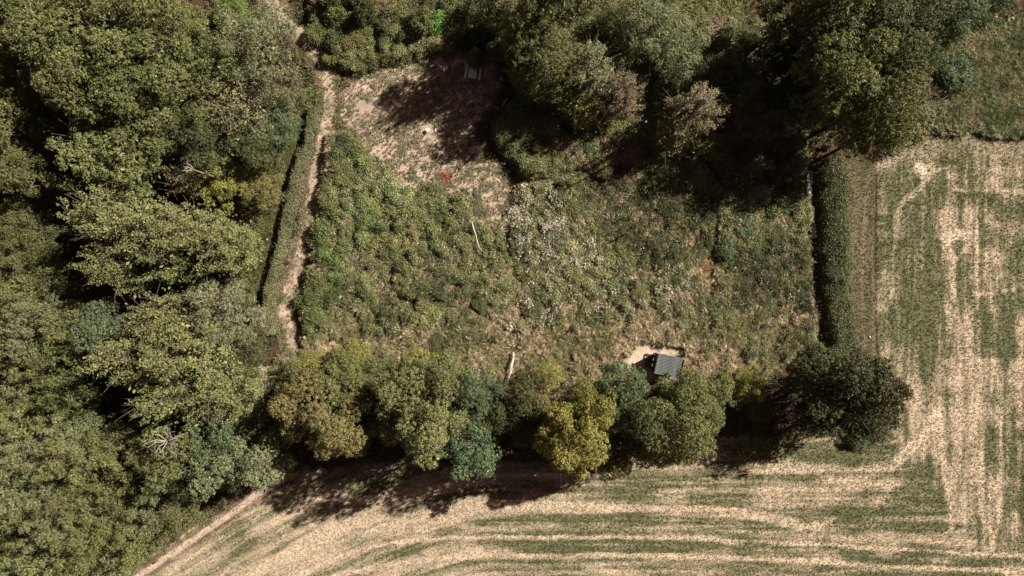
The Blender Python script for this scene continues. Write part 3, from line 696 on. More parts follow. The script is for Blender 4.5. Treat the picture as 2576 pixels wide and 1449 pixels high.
T('broad', 1690, 1080, 82, 16, LT, 'big olive green tree below the shelter, overhanging the field', group=gr_)
T('broad', 1722, 990, 60, 11, LT, 'olive green tree whose leaves overlap the shelter roof', group=gr_)
T('dense', 1640, 1018, 50, 10, DK, 'dark crown directly below the shelter shadow', group=gr_)
T('dense', 1800, 985, 48, 7, LT, 'low light green tree right of the tree over the shelter', group=gr_)
T('fine', 1870, 970, 52, 6, YG, 'low yellow-green tree at the meadow corner', group=gr_)
T('fine', 1905, 1020, 40, 5, DK, 'small dark tree in the shade at the meadow corner', group=gr_)
T('dense', 2050, 985, 74, 10, (.055, .058, .030), 'dark crown on the meadow side of the lone oak', 'oak_tree', group=gr_)
T('dense', 2080, 1040, 62, 9, (.055, .058, .030), 'dark low crown under the lone oak on its shaded side', 'oak_tree', group=gr_)
T('dense', 2155, 1050, 72, 11, (.055, .058, .030), 'dark lower crown of the oak clump nearest the brown log', 'oak_tree', group=gr_)
T('dense', 2115, 985, 108, 13.5, (.055, .058, .030), 'very dark oak standing alone at the field corner', 'oak_tree', group=gr_)
T('dense', 2185, 985, 52, 14, (.055, .058, .030), 'dark crown on the field side of the lone oak', 'oak_tree', group=gr_)
# north group over the clearing
gn = 'trees north-east of the clearing'
T('plume', 1350, 15, 62, 17, OL, 'tall slim olive tree at the top edge left of the dark gap', group=gn)
T('broad', 1430, -50, 82, 17, OL, 'olive tree cut by the top edge above the dark gap', group=gn)
T('plume', 1310, 60, 62, 15, OL, 'slim olive tree cut by the top edge above the picnic table', group=gn)
T('plume', 1320, 160, 56, 9, OL, 'slim olive tree right of the picnic table shade', group=gn)
T('broad', 1395, 180, 76, 11, OL, 'open olive tree, left of the two pale tips above the clearing', group=gn)
T('plume', 1480, 175, 80, 13, GY, 'pale grey-green tree with the highest pointed tip near the clearing', group=gn)
T('plume', 1565, 235, 66, 11, BRN, 'pinkish brown thin tree right of the pale tip', group=gn)
T('thin', 1470, 270, 60, 8, YG, 'low yellow-green tree under the pale grey-green one', group=gn)
T('fine', 1640, 70, 78, 9, GY, 'grey-green willow left of the reeds', 'willow_tree', group=gn)
T('fine', 1705, 140, 74, 8, GY, 'grey-green willow below the reeds', 'willow_tree', group=gn)
T('fine', 1560, 60, 52, 6, OL, 'small olive tree in the dark gap at the top', group=gn)
T('plume', 1755, 270, 78, 11, BRN, 'brown tree with pale bare branches showing, left of the big shadow', group=gn)
T('thin', 1700, 330, 60, 9, TAN, 'thin tan tree below the brown tree', group=gn)
T('fine', 1230, 30, 62, 6, DK, 'low dark tree at the top edge left of the slim olive tree', group=gn)
gt = 'trees of the north-east wood'
T('broad', 2130, 60, 118, 15, DK, 'dark olive tree at the top of the north-east wood', group=gt)
T('broad', 2010, 30, 72, 14, DK, 'dark tree cut by the top edge over the great shadow', group=gt)
T('broad', 2250, 50, 90, 14, (.09, .10, .06), 'grey olive tree at the top edge, second from the blue-green trees', group=gt)
T('dense', 2360, 40, 78, 12, TEAL, 'blue-green tree at the top edge beside the rough grass', group=gt)
T('dense', 2480, 15, 56, 8, TEAL, 'low blue-green tree cut by the top right edge', group=gt)
T('broad', 2110, 190, 105, 16, OL, 'tall olive tree with the great shadow on its left', group=gt)
T('broad', 2200, 170, 90, 14, DK, 'dark crown between the tall olive tree and the rough grass', group=gt)
T('broad', 2180, 270, 92, 15, OL, 'olive tree in the middle of the north-east wood edge', group=gt)
T('broad', 2230, 320, 70, 12, LT, 'lighter olive crown at the lower tip of the north-east wood', group=gt)
T('fine', 2290, 150, 62, 10, TEAL, 'feathery blue-green tree bordering the rough grass', group=gt)
T('thin', 2310, 250, 50, 6, BRN, 'low brownish bush-like tree at the rough grass border', group=gt)

# ---- shrubs
def S(u, v, r, h, col, label, **k): tree('shrub', u, v, r, h, col, label, name='shrub', cat='shrub', **k)
S(2405, 185, 44, 2.6, TEAL, 'lone round dark bush in the rough grass of the top right')
S(1097, 62, 32, 2.2, (.10, .20, .06), 'brightest green bush near the top edge centre')
S(2165, 1105, 28, 1.4, TEAL, 'blue-green bush at the foot of the lone oak')
S(2195, 935, 32, 1.8, OL, 'bush at the lower end of the long hedge')
S(2110, 905, 36, 2.0, DK, 'dark bush where the long hedge meets the oak')
S(2065, 905, 34, 2.0, OL, 'bush between the long hedge and the meadow corner')
S(710, 935, 36, 1.8, LT, 'green bush left of the footpath end')
S(690, 1000, 40, 2.2, TEAL, 'blue-green bush below the pale dead bush')
S(662, 800, 26, 1.3, (.36, .33, .28), 'grey dead bush beside the lower ditch')
S(660, 962, 34, 1.8, (.36, .31, .25), 'pale dead bush with bare twigs below the ditch end')
top = [(845,45,38,1.8,OL),(905,30,36,2.2,LT),(860,110,34,1.8,DK),(915,85,34,1.8,OL),(965,60,36,2.2,DK),(1010,25,34,2.2,OL),(1030,85,30,1.6,LT),(975,130,28,1.3,OLW),
       (1150,40,34,2.4,OL),(1175,95,30,1.8,DK),(1240,95,30,1.8,OL),(800,85,26,1.6,OL),(838,150,24,1.3,OLW),(895,150,26,1.2,OL),(1060,15,34,2.2,DK),(1120,120,26,1.2,OLW)]
rnd = random.Random(31)
for i in range(12):
    a, b = rnd.uniform(830, 1270), rnd.uniform(-20, 150)
    if b < 175 - .0*a and not (940 < a < 1110 and b > 135): top.append((a, b, rnd.uniform(22, 40), rnd.uniform(1.6, 4.0), [OL, DK, OLW, LT][i % 4]))
for u, v, r, h, c in top: S(u, v, r, h*.95, c, 'olive scrub bush among others between footpath and picnic table', group='scrub bushes north of the clearing')
rnd = random.Random(9)
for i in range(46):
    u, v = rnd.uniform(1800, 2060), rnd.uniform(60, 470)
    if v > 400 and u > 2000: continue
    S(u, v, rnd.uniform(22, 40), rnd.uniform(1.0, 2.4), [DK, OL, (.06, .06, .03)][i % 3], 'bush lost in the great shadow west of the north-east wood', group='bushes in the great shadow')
for i in range(26):
    u, v = rnd.uniform(1250, 1700), rnd.uniform(250, 420)
    S(u, v, rnd.uniform(18, 34), rnd.uniform(.9, 1.9), [OL, OLW, LT][i % 3], 'scrub bush under the trees between clearing and meadow', group='scrub bushes south of the northern trees')
for i in range(30):
    u, v = rnd.uniform(60, 700), rnd.uniform(120, 1150)
    S(u, v, rnd.uniform(24, 40), rnd.uniform(1.0, 2.2), [DK, (.06, .06, .03), OL][i % 3], 'understorey bush glimpsed in the gaps of the western wood', group='understorey bushes of the western wood')
MS = [(1680,400,40,1.8,DK),(1730,440,42,1.8,OL),(1650,450,30,1.2,LT),(1770,470,34,1.5,OL),(1905,505,34,1.6,GY),(1950,520,32,1.5,OL),(1990,500,30,1.4,LT),(1860,560,38,1.5,TEAL),(1830,620,32,1.4,TEAL),(1900,600,34,1.2,OL),
      (1960,600,32,1.2,DK),(1280,620,20,.9,DK),(900,900,28,1.2,OL),(1110,870,30,1.0,DK),(1160,830,32,1.0,OL),(1350,780,30,1.1,TEAL),(1130,900,26,1.0,OLW),
      (930,560,34,1.1,YG),(990,540,30,1.1,DK),(1080,500,40,1.3,OL),(1010,510,32,1.2,OL),(880,390,40,1.5,OL),(860,450,40,1.5,OL),(835,520,40,1.5,OL),(820,590,38,1.5,OL),(930,470,38,1.3,LT),(800,700,34,1.5,OL),(785,760,34,1.5,OL),(795,820,34,1.5,OL),(840,740,34,1.2,LT),
      (1900,860,36,1.2,LT),(1850,800,36,1.2,OL),(1930,780,34,1.1,OL),(1990,840,30,1.2,OLW),(1985,700,30,1.2,OL)]
for u, v, r, h, c in MS: S(u, v, r, h, c, 'leafy bush rising out of the overgrown meadow', group='bushes in the meadow')

# ------------------------------------------------------------------ hedges (one leafy mesh each)
def hedge(name, pts, w, h, col, label, n=26000, leaf=.16, seed=1):
    rs = np.random.RandomState(seed); P = [np.array(GP(a, b)) for a, b in pts]; L_ = [np.linalg.norm(b-a) for a, b in zip(P[:-1], P[1:])]; tot = sum(L_)
    t = rs.rand(n)*tot; q = np.zeros((n, 2)); nrm = np.zeros((n, 2)); acc = 0
    for a, b, l in zip(P[:-1], P[1:], L_):
        m = (t >= acc) & (t <= acc+l); f = ((t[m]-acc)/l)[:, None]; q[m] = a+(b-a)*f; dd = (b-a)/l; nrm[m] = [-dd[1], dd[0]]; acc += l
    off = rs.uniform(-1, 1, n); ww = w/2*(.62+.65*fnoise(t, np.sign(off)*7, 1.5, seed, 2)); 
    prof = (1-np.abs(off)**3)**.5
    top_ = h*(.65+.5*fnoise(t, off*1.2, 1.1, seed+2, 3))*prof
    z = np.where(rs.rand(n) < .8, top_*rs.uniform(.86, 1.05, n), top_*rs.rand(n))
    XY = q + nrm*(off*ww)[:, None]; XY += rs.normal(size=XY.shape)*.06
    C = np.column_stack([XY, z+ground_z(XY[:, 0], XY[:, 1])])
    Nn = np.column_stack([nrm*off[:, None]*.8, np.full(n, .8)]) + rs.normal(size=C.shape)*.7
    V, f, lv = leaf_mesh(name, C, Nn, leaf*rs.uniform(.6, 1.5, n), seed)
    o = empty(name, (0, 0, 0)); tag(o, label, 'hedge')
    me = npmesh(name, V, f, {'leafvar': lv}); me.materials.append(LEAF); c = link('foliage', me, None, o); c.color = (*col, 1)
    mb = MB(); k = int(tot/.55)
    for i in range(k):
        tt = (i+rs.rand())*.55; acc = 0
        for a, b, l in zip(P[:-1], P[1:], L_):
            if acc <= tt <= acc+l:
                p = a+(b-a)*((tt-acc)/l); gz = float(ground_z(p[0], p[1]))
                for _ in range(3):
                    e = rs.uniform(-w*.35, w*.35, 2); mb.tube([(p[0], p[1], gz-.05), (p[0]+e[0]*.5, p[1]+e[1]*.5, gz+h*.5), (p[0]+e[0], p[1]+e[1], gz+h*.85)], [.04, .025, .01], 4)
                break
            acc += l
    mb.build('stems', BARK, o)
    return o
hedge('hedge', [(2082,405),(2093,470),(2092,560),(2099,640),(2094,720),(2100,800),(2112,890)], 3.5, 1.7, (.095, .105, .05), 'long dark green hedge between meadow and field edge track', 46000, .14, 3)
hedge('hedge', [(790,275),(780,330),(755,400),(737,470),(727,540),(712,600),(696,660),(683,720),(677,780),(686,840)], 1.8, 1.1, (.12, .13, .065), 'low ragged hedge between ditch and footpath', 30000, .14, 4)

# ------------------------------------------------------------------ undergrowth, grass and flowers (uncountable ground cover)
def tuft_leafy(seed, n=34, r=.34, h=.34, leaf=.13):
    rs = np.random.RandomState(seed); D = dirs(rs, n, -.1); C = D*np.array([r, r, h])*rs.uniform(.6, 1.1, (n, 1)); V, f, lv = leaf_mesh('t', C, D*.5+[0, 0, .7]+rs.normal(size=C.shape)*.6, leaf*rs.uniform(.6, 1.4, n), seed)
    return V, f, lv
def tuft_blades(seed, n=22, ln=.55, w=.035, splay=.8, bend=.5):
    rs = np.random.RandomState(seed); V = []; Fc = []; lv = []
    for i in range(n):
        a = rs.uniform(0, 6.28); sp = rs.uniform(.15, splay); l = ln*rs.uniform(.6, 1.2); b0 = np.array([math.cos(a), math.sin(a), 0]); sd = np.array([-b0[1], b0[0], 0])*w*rs.uniform(.7, 1.3)
        st = b0*rs.uniform(0, .08)
        p1 = st + (b0*sp*.5 + [0, 0, .8])*l*.55; p2 = p1 + (b0*(sp+bend) + [0, 0, .35])*l*.5
        k = len(V); V += [st-sd, st+sd, p1-sd*.8, p1+sd*.8, p2-sd*.15, p2+sd*.15]; Fc += [(k, k+1, k+3, k+2), (k+2, k+3, k+5, k+4)]; lv += [rs.rand()]*6
    return np.array(V), np.array(Fc), np.array(lv)
def tuft_flower(seed, n=9):
    rs = np.random.RandomState(seed); C = np.column_stack([rs.normal(size=(n*5, 2))*.02, np.zeros(n*5)]); hd = np.column_stack([rs.uniform(-.3, .3, (n, 2)), rs.uniform(.1, .35, n)])
    C = np.repeat(hd, 5, 0) + rs.normal(size=(n*5, 3))*.035; return leaf_mesh('f', C, rs.normal(size=C.shape)+[0, 0, .8], .10*rs.uniform(.6, 1.3, n*5), seed, .9)
PROT_I = {}
def iproto(key, data):
    V, f, lv = data; me = npmesh('tuft_'+key, V, f, {'leafvar': lv}); me.materials.append(LEAF_I); PROT_I[key] = bpy.data.objects.new('tuft_'+key, me)
iproto('leafy', tuft_leafy(1)); iproto('leafy2', tuft_leafy(2, 26, .28, .5, .17)); iproto('grass', tuft_blades(3)); iproto('reed', tuft_blades(4, 16, 1.9, .05, .35, .25))
iproto('stub', tuft_blades(5, 9, .10, .016, 1.0, .4)); iproto('flower', tuft_flower(6)); iproto('litter', tuft_leafy(7, 16, .4, .05, .14))
def scatter(name, key, XYZ, scale, tint, label, cat, up_tilt=.25, seed=0):
    rs = np.random.RandomState(seed); n = len(XYZ)
    me = bpy.data.meshes.new(name); me.vertices.add(n); me.vertices.foreach_set('co', XYZ.astype(np.float32).ravel()); me.update()
    a = me.attributes.new('sc', 'FLOAT', 'POINT'); a.data.foreach_set('value', scale.astype(np.float32))
    rot = np.column_stack([rs.normal(size=(n, 2))*up_tilt, rs.uniform(0, 6.28, n)]); a = me.attributes.new('rot', 'FLOAT_VECTOR', 'POINT'); a.data.foreach_set('vector', rot.astype(np.float32).ravel())
    a = me.attributes.new('tint', 'FLOAT_COLOR', 'POINT'); a.data.foreach_set('color', np.column_stack([tint, np.ones(n)]).astype(np.float32).ravel())
    o = link(name, me); tag(o, label, cat, kind='stuff')
    ng = bpy.data.node_groups.new(name+'_scatter', 'GeometryNodeTree')
    ng.interface.new_socket('Geometry', in_out='INPUT', socket_type='NodeSocketGeometry'); ng.interface.new_socket('Geometry', in_out='OUTPUT', socket_type='NodeSocketGeometry')
    gi = ng.nodes.new('NodeGroupInput'); go = ng.nodes.new('NodeGroupOutput'); ip = ng.nodes.new('GeometryNodeInstanceOnPoints'); oi = ng.nodes.new('GeometryNodeObjectInfo')
    oi.inputs['Object'].default_value = PROT_I[key]; oi.inputs['As Instance'].default_value = True
    def na(nm, t):
        q = ng.nodes.new('GeometryNodeInputNamedAttribute'); q.data_type = t; q.inputs['Name'].default_value = nm; return q.outputs['Attribute']
    ng.links.new(gi.outputs[0], ip.inputs['Points']); ng.links.new(oi.outputs['Geometry'], ip.inputs['Instance'])
    ng.links.new(na('sc', 'FLOAT'), ip.inputs['Scale'])
    er = ng.nodes.new('FunctionNodeEulerToRotation'); ng.links.new(na('rot', 'FLOAT_VECTOR'), er.inputs[0]); ng.links.new(er.outputs[0], ip.inputs['Rotation'])
    ng.links.new(ip.outputs[0], go.inputs[0])
    md = o.modifiers.new('scatter', 'NODES'); md.node_group = ng
    return o
def sample(dens, n, seed, u0=-150, u1=2726, v0=-150, v1=1600):
    """n tries, kept with probability dens(mask array)"""
    rs = np.random.RandomState(seed); u = rs.uniform(u0, u1, n); v = rs.uniform(v0, v1, n); k = rs.rand(n) < samp(dens, u, v)
    return u[k], v[k], rs
shed_out = 1 - np.maximum(shedbare, inpoly(UU, VV, [(1600,880),(1720,880),(1730,975),(1590,975)]).astype(float))
firep = 1 - blob(1090, 330, 42, 24)
bramble_m = meadow*(1-path)*shed_out*(1-.92*smooth(.42, .66, mm))*(1-clear)
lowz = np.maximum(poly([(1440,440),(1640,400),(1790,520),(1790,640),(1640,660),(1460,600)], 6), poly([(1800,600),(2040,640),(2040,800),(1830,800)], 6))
mound = (0.25 + .8*fnoise(gx, gy, 2.6, 301, 3))*blur(meadow, 4)**2*(1-.6*smooth(.45, .8, mm))
mound = mound + .38*blur(poly([(838,345),(905,345),(985,420),(1010,465),(1170,490),(1180,570),(1000,600),(870,640),(850,850),(765,860),(768,720),(797,600),(822,430)], 1), 3)
pk = fnoise(gx, gy, .8, 310, 2); gul = line([(1278,560),(1283,640),(1300,690),(1312,730)], 9, .5)+line([(1802,560),(1790,640),(1783,740)], 16, .5)+line([(1150,760),(1240,800),(1310,850)], 8, .6)+.7*line([(1240,500),(1260,560),(1278,600)], 12, .8)
gul = np.clip(gul, 0, 1); mound = np.maximum(mound + (pk-.5)*(1.1+.3*smooth(1250,1050,UU))*meadow*(1-.6*lowz), 0)*(1-.9*gul)
bramble_m = bramble_m*(1-.75*gul)
def C3(*cols): return np.array(cols)
def pal_pick(rs, w, cols):
    cols = np.array(cols); i = rs.choice(len(cols), len(w), p=None); return cols[i]
def tints(rs, u, v, cols, sc=50, seed=0, jit=.15):
    cols = np.array(cols); k = len(cols); f = np.clip(fnoise(u, v, sc, seed, 3)*1.9-.45+rs.normal(size=len(u))*.13, 0, .999)*(k-1); i = f.astype(int); t = (f-i)[:, None]
    c = cols[i]*(1-t)+cols[np.minimum(i+1, k-1)]*t; return c*rs.uniform(1-jit, 1+jit, (len(u), 1))
GREENS = [(.055,.065,.030),(.095,.112,.048),(.130,.150,.062),(.165,.172,.070),(.15,.15,.092)]
u, v, rs = sample(bramble_m*(.35+.65*smooth(.40,.56,fnoise(UU, VV, 13, 320, 2))), 100000, 1, 690, 2060, 330, 1000)
x, y = GP(u, v); z = ground_z(x, y) + samp(mound, u, v)
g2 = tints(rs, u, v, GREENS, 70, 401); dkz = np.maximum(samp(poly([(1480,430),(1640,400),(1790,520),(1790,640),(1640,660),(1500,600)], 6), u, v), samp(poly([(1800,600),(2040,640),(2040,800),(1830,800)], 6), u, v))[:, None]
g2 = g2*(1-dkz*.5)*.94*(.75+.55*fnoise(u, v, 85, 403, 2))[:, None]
leftz = samp(poly([(838,345),(905,345),(985,420),(1010,465),(1110,500),(1180,570),(1000,600),(870,640),(850,850),(765,860),(768,720),(797,600),(822,430)], 4), u, v)[:, None]
g2 = g2*(1-leftz) + g2*leftz*np.array([.86, 1.0, .85])
z = z + rs.uniform(-.18, .16, len(x))
g2 = g2*rs.uniform(.6, 1.45, (len(x), 1))*(.65+.75*fnoise(u, v, 11, 777, 2))[:, None]
scatter('bramble_thicket', 'leafy', np.column_stack([x, y, z]), rs.uniform(.45, 1.25, len(x)), g2, 'green brambles and nettles covering the overgrown meadow', 'brambles', .4, 2)
# scrub round the clearing and under the northern trees
scr = np.clip(poly([(745,-160),(790,60),(850,170),(900,185),(990,160),(1110,150),(1290,150),(1290,260),(1240,330),(1300,440),(1330,455),(1500,440),(1660,380),(1760,400),(1820,480),(1930,480),(2030,450),(2040,380),(1900,60),(1720,20),(1600,-160)], 2)*(1-field)*(1-clear)*(1-meadow)*(1-path_wide), 0, 1)
mound2 = blur(scr, 3)*(.2+1.9*fnoise(gx, gy, 3.0, 351, 3)**1.3) + (pk-.5)*.9*scr
u, v, rs = sample(scr*(.3+.7*smooth(.40, .58, fnoise(UU, VV, 15, 352, 2))), 120000, 31, 700, 2060, -150, 500)
x, y = GP(u, v); c_ = tints(rs, u, v, [(.06,.07,.033),(.12,.13,.055),(.14,.16,.065),(.17,.155,.08),(.20,.15,.10)], 45, 353)*rs.uniform(.7, 1.35, (len(x), 1))
scatter('scrub', 'leafy', np.column_stack([x, y, ground_z(x, y)+np.maximum(samp(mound2, u, v), 0)]), rs.uniform(.45, 1.2, len(x)), c_, 'mixed low scrub of brambles and saplings round the clearing', 'scrub', .4, 32)
# tall dry grass
gd = np.clip(meadow*shed_out*(1-path)*smooth(.36, .68, mm)*1.0 + .12*meadow*shed_out, 0, 1)
u, v, rs = sample(gd, 130000, 3, 690, 2060, 330, 1000); x, y = GP(u, v)
z = ground_z(x, y)+samp(mound, u, v)*.8
scatter('meadow_grass', 'grass', np.column_stack([x, y, z]), rs.uniform(.5, 1.2, len(x)), tints(rs, u, v, [(.16,.155,.07),(.23,.205,.105),(.33,.27,.16),(.40,.32,.20)], 45, 411), 'tall dry grass bleached among the brambles', 'grass', .3, 4)
# clearing, path edges, rough grass
cg = np.clip(clear*.22*firep + path*.10 + path_wide*(1-path)*.6*(1-field) + toppath*.4*(1-path), 0, 1)*(1-ash)
u, v, rs = sample(cg, 120000, 5, 600, 1320, -150, 900); x, y = GP(u, v)
scatter('clearing_grass', 'grass', np.column_stack([x, y, ground_z(x, y)]), rs.uniform(.2, .55, len(x)), tints(rs, u, v, [(.12,.13,.055),(.18,.16,.085),(.28,.22,.145),(.24,.20,.11)], 30, 421), 'short dry grass on the clearing and path edges', 'grass', .3, 6)
u, v, rs = sample(rough*(1-field), 42000, 7, 2240, 2726, 0, 345); x, y = GP(u, v)
rz = .8*fnoise(x, y, 1.4, 430, 2)
scatter('rough_grass', 'grass', np.column_stack([x, y, ground_z(x, y)+rz*.5]), rs.uniform(.6, 1.4, len(x)), tints(rs, u, v, [(.09,.115,.05),(.15,.17,.08),(.22,.22,.12),(.30,.27,.16)], 22, 432), 'rough tussocky grass beyond the field corner', 'grass', .35, 8)
# reeds
u, v, rs = sample(poly([(1700,15),(1790,5),(1880,25),(1860,70),(1800,110),(1720,90)], 1), 3000, 9, 1690, 1890, 0, 120); x, y = GP(u, v)
scatter('reed_bed', 'reed', np.column_stack([x, y, ground_z(x, y)]), rs.uniform(.6, 1.1, len(x)), tints(rs, u, v, [(.16,.19,.07),(.22,.23,.10)], 22, 440), 'tall upright reeds lit at the top edge', 'reeds', .12, 10)
u, v, rs = sample(np.clip(ditch*(1-duck)*1.0 + line([(a-24, b) for a, b in DITCH[3:]], 30, 1)*.6, 0, 1), 60000, 11, 600, 800, 220, 960); x, y = GP(u, v)
scatter('ditch_rushes', 'grass', np.column_stack([x, y, ground_z(x, y)]), rs.uniform(.6, 1.4, len(x)), tints(rs, u, v, [(.08,.10,.035),(.12,.13,.05),(.16,.15,.06)], 22, 441), 'green rushes on the banks of the ditch', 'rushes', .3, 12)
# wood floor undergrowth
wf = (1-field)*(1-meadow)*(1-clear)*(1-rough)*(1-path_wide)*(1-ditch)*shed_out
u, v, rs = sample(wf*.8, 60000, 13); x, y = GP(u, v)
scatter('undergrowth', 'leafy2', np.column_stack([x, y, ground_z(x, y)+.25*fnoise(x, y, 1.5, 9)]), rs.uniform(.6, 1.3, len(x)), tints(rs, u, v, [(.05,.055,.028),(.09,.095,.045),(.12,.12,.06),(.11,.09,.05)], 40, 451), 'nettles and ferns on the woodland floor', 'undergrowth', .35, 14)
# white seed heads
fl = np.clip(blob(1345,550,85,95)*.9+blob(1410,640,110,60)*.8+blob(1690,720,55,65)*.7+blob(1325,800,80,60)*.5+blob(1460,720,140,80)*.25+blob(1960,570,50,80)*.25+.03*meadow, 0, 1)*meadow
fl = fl*smooth(.46, .62, fnoise(UU, VV, 12, 460, 2))*.75
u, v, rs = sample(fl, 60000, 15, 900, 2050, 400, 900); x, y = GP(u, v); k = rs.rand(len(x)) < .62; x, y, u, v = x[k], y[k], u[k], v[k]
scatter('seed_heads', 'flower', np.column_stack([x, y, ground_z(x, y)+samp(mound, u, v)+.2]), rs.uniform(.45, 1.0, len(x)), np.tile([.66, .61, .52], (len(x), 1))*rs.uniform(.7, 1.1, (len(x), 1)), 'white fluffy seed heads over the brambles', 'wild flowers', .3, 16)
import bmesh
bm_ = bmesh.new(); bmesh.ops.create_icosphere(bm_, subdivisions=1, radius=.09)
for v_ in bm_.verts: v_.co.z *= .5; v_.co.x *= random.Random(v_.index).uniform(.7, 1.3)
me_ = bpy.data.meshes.new('chip'); bm_.to_mesh(me_); bm_.free(); me_.materials.append(LEAF_I)
a_ = me_.attributes.new('leafvar', 'FLOAT', 'POINT'); a_.data.foreach_set('value', np.full(len(me_.vertices), .4, np.float32)); PROT_I['chip'] = bpy.data.objects.new('chip', me_)
u, v, rs = sample(np.clip(clear*smooth(.45, .7, fnoise(UU, VV, 20, 821, 2))+.25*path+.5*shedbare, 0, 1)*.8, 26000, 23, 600, 1760, -60, 960); x, y = GP(u, v)
scatter('rubble', 'chip', np.column_stack([x, y, ground_z(x, y)]), rs.uniform(.3, 1.2, len(x)), np.tile([.50, .41, .34], (len(x), 1))*rs.uniform(.5, 1.2, (len(x), 1)), 'small pale stones and clods on bare ground', 'rubble', .4, 24)
u, v, rs = sample(clear*smooth(.5, .62, fnoise(UU, VV, 17, 831, 2))*firep*(.3+.6*smooth(400, 500, VV)), 30000, 25, 840, 1320, 100, 620); x, y = GP(u, v)
scatter('clearing_weeds', 'leafy', np.column_stack([x, y, ground_z(x, y)]), rs.uniform(.25, .8, len(x)), tints(rs, u, v, [(.10,.12,.06),(.18,.18,.12),(.16,.17,.09)], 30, 832), 'low grey-green weeds invading the clearing', 'weeds', .4, 26)
# rust coloured dock plants
u, v, rs = sample(np.clip(blob(1768,672,22,16)+.4*blob(1110,455,16,12), 0, 1), 1400, 17, 1080, 1800, 430, 700); x, y = GP(u, v)
# field stubble and regrowth
sf = field*(1-btrack*.7)
u, v, rs = sample(sf, 230000, 19, 250, 2700, 330, 1560); x, y = GP(u, v)
sw = np.clip(samp(s, u, v)+.05+rs.normal(size=len(u))*.22, 0, 1)[:, None]
gt_ = np.array([.095, .11, .045])*(1-smooth(.35, .65, sw))+np.array([.48, .385, .28])*smooth(.35, .65, sw)
ux, vx, rx = sample(np.clip(blob(1768,672,24,18)+.5*blob(1112,452,18,14), 0, 1), 40000, 17, 1080, 1800, 430, 700); xx, yx = GP(ux, vx)
scatter('dock_plants', 'grass', np.column_stack([xx, yx, ground_z(xx, yx)+samp(mound, ux, vx)*(ux > 1500)]), rx.uniform(.3, .8, len(xx)), np.tile([.34, .15, .08], (len(xx), 1))*rx.uniform(.6, 1.3, (len(xx), 1)), 'rust coloured dead dock plants', 'dock plants', .3, 27)
scatter('field_stubble', 'stub', np.column_stack([x, y, ground_z(x, y)]), rs.uniform(.6, 1.4, len(x)), gt_*rs.uniform(.75, 1.2, (len(x), 1)), 'cut straw stubble with green regrowth in the field', 'stubble', .4, 20)

# ------------------------------------------------------------------ shelter
CORR = simple('dark_corrugated_sheet', (.06, .066, .074), (.17, .175, .18), 2.2, rough=.45, spec=.5)
TIMB = simple('dark_stained_timber', (.035, .022, .015), (.075, .05, .035), 5, stretch=(1, 8, 8))
GREYW = simple('weathered_grey_timber', (.42, .42, .44), (.62, .62, .62), 6, stretch=(8, 1, 8))
zr = 2.15
cx, cy = W(1682, 920.5, zr); rzs = -math.atan2(901-889, 1718-1657)
gz = float(ground_z(cx, cy)); sh = empty('shelter', (cx, cy, gz), rzs); tag(sh, 'open timber shelter with dark ribbed roof half under a tree', 'shelter')
LW, LD = 2.62, 2.25; slope = R(-9)
nrib = 15
for i in range(nrib):            # roof in overlapping ribbed strips along its width
    y_ = -LD/2 + (i+.5)*LD/nrib; z_ = 2.10 + y_*math.tan(R(7))
    if i == 0:
        m = MB(); w_ = LD/nrib
        prof = [(-w_/2, 0), (-w_*.28, 0), (-w_*.14, .055), (w_*.14, .06), (w_*.28, 0), (w_/2-.002, 0)]
        P = []; 
        for xx in (-LW/2, LW/2):
            for (a, b) in prof: P.append((xx, a, b))
            for (a, b) in prof[::-1]: P.append((xx, a, b-.006))
        n_ = 12; m.poly(P, [tuple((j, (j+1) % n_, n_+(j+1) % n_, n_+j)) for j in range(n_)] + [tuple(range(n_))[::-1], tuple(range(n_, 2*n_))])
        ribm = m.mesh('roof_strip'); ribm.materials.append(CORR)
    o = link('roof_strip', ribm, None, sh); o.location = (0, y_, z_); o.rotation_euler = (R(7), 0, 0)
for sx in (-1, 1):
    for sy in (-1, 1):
        m = MB(); m.box((0, 0, .97+sy*.05), (.1, .1, 1.95+sy*.12)); o = m.build('post', TIMB, sh); o.location = (sx*1.15, sy*.95, 0)
for sy in (-1, 1): m = MB(); m.box((0, sy*.95, 1.965+sy*.12), (2.5, .06, .12)); m.build('beam', TIMB, sh)
for k in range(5): m = MB(); m.box((-1.15+k*.575, 0, 2.045), (.05, 2.1, .07), 0, __import__('mathutils').Matrix.Rotation(R(7), 3, 'X')); m.build('rafter', TIMB, sh)
for k in range(13): m = MB(); m.box((-1.08+k*.18, -1.02, .95), (.165, .025, 1.8)); m.build('wall_board', TIMB, sh)
for k in range(10): m = MB(); m.box((-1.22, 0, .15+k*.19), (.025, 1.85, .17)); m.build('wall_board', TIMB, sh)
for k in range(10): m = MB(); m.box((1.22, 0, .15+k*.19), (.025, 1.85, .17)); m.build('wall_board', TIMB, sh)
m = MB(); m.box((0, -.7, .42), (2.2, .38, .05)); m.build('seat', TIMB, sh)
# slatted pallet
px_, py_ = W(1637, 908, .3); pl = empty('pallet', (px_, py_, float(ground_z(px_, py_))), rzs); tag(pl, 'dark slatted timber pallet on bare soil left of the shelter', 'pallet')
for k in range(4): m = MB(); m.box((-.48+k*.32, 0, .30), (.16, 1.5, .03)); m.build('slat', TIMB, pl)
for k in (-1, 0, 1): m = MB(); m.box((0, k*.62, .14), (1.14, .09, .28)); m.build('bearer', TIMB, pl)

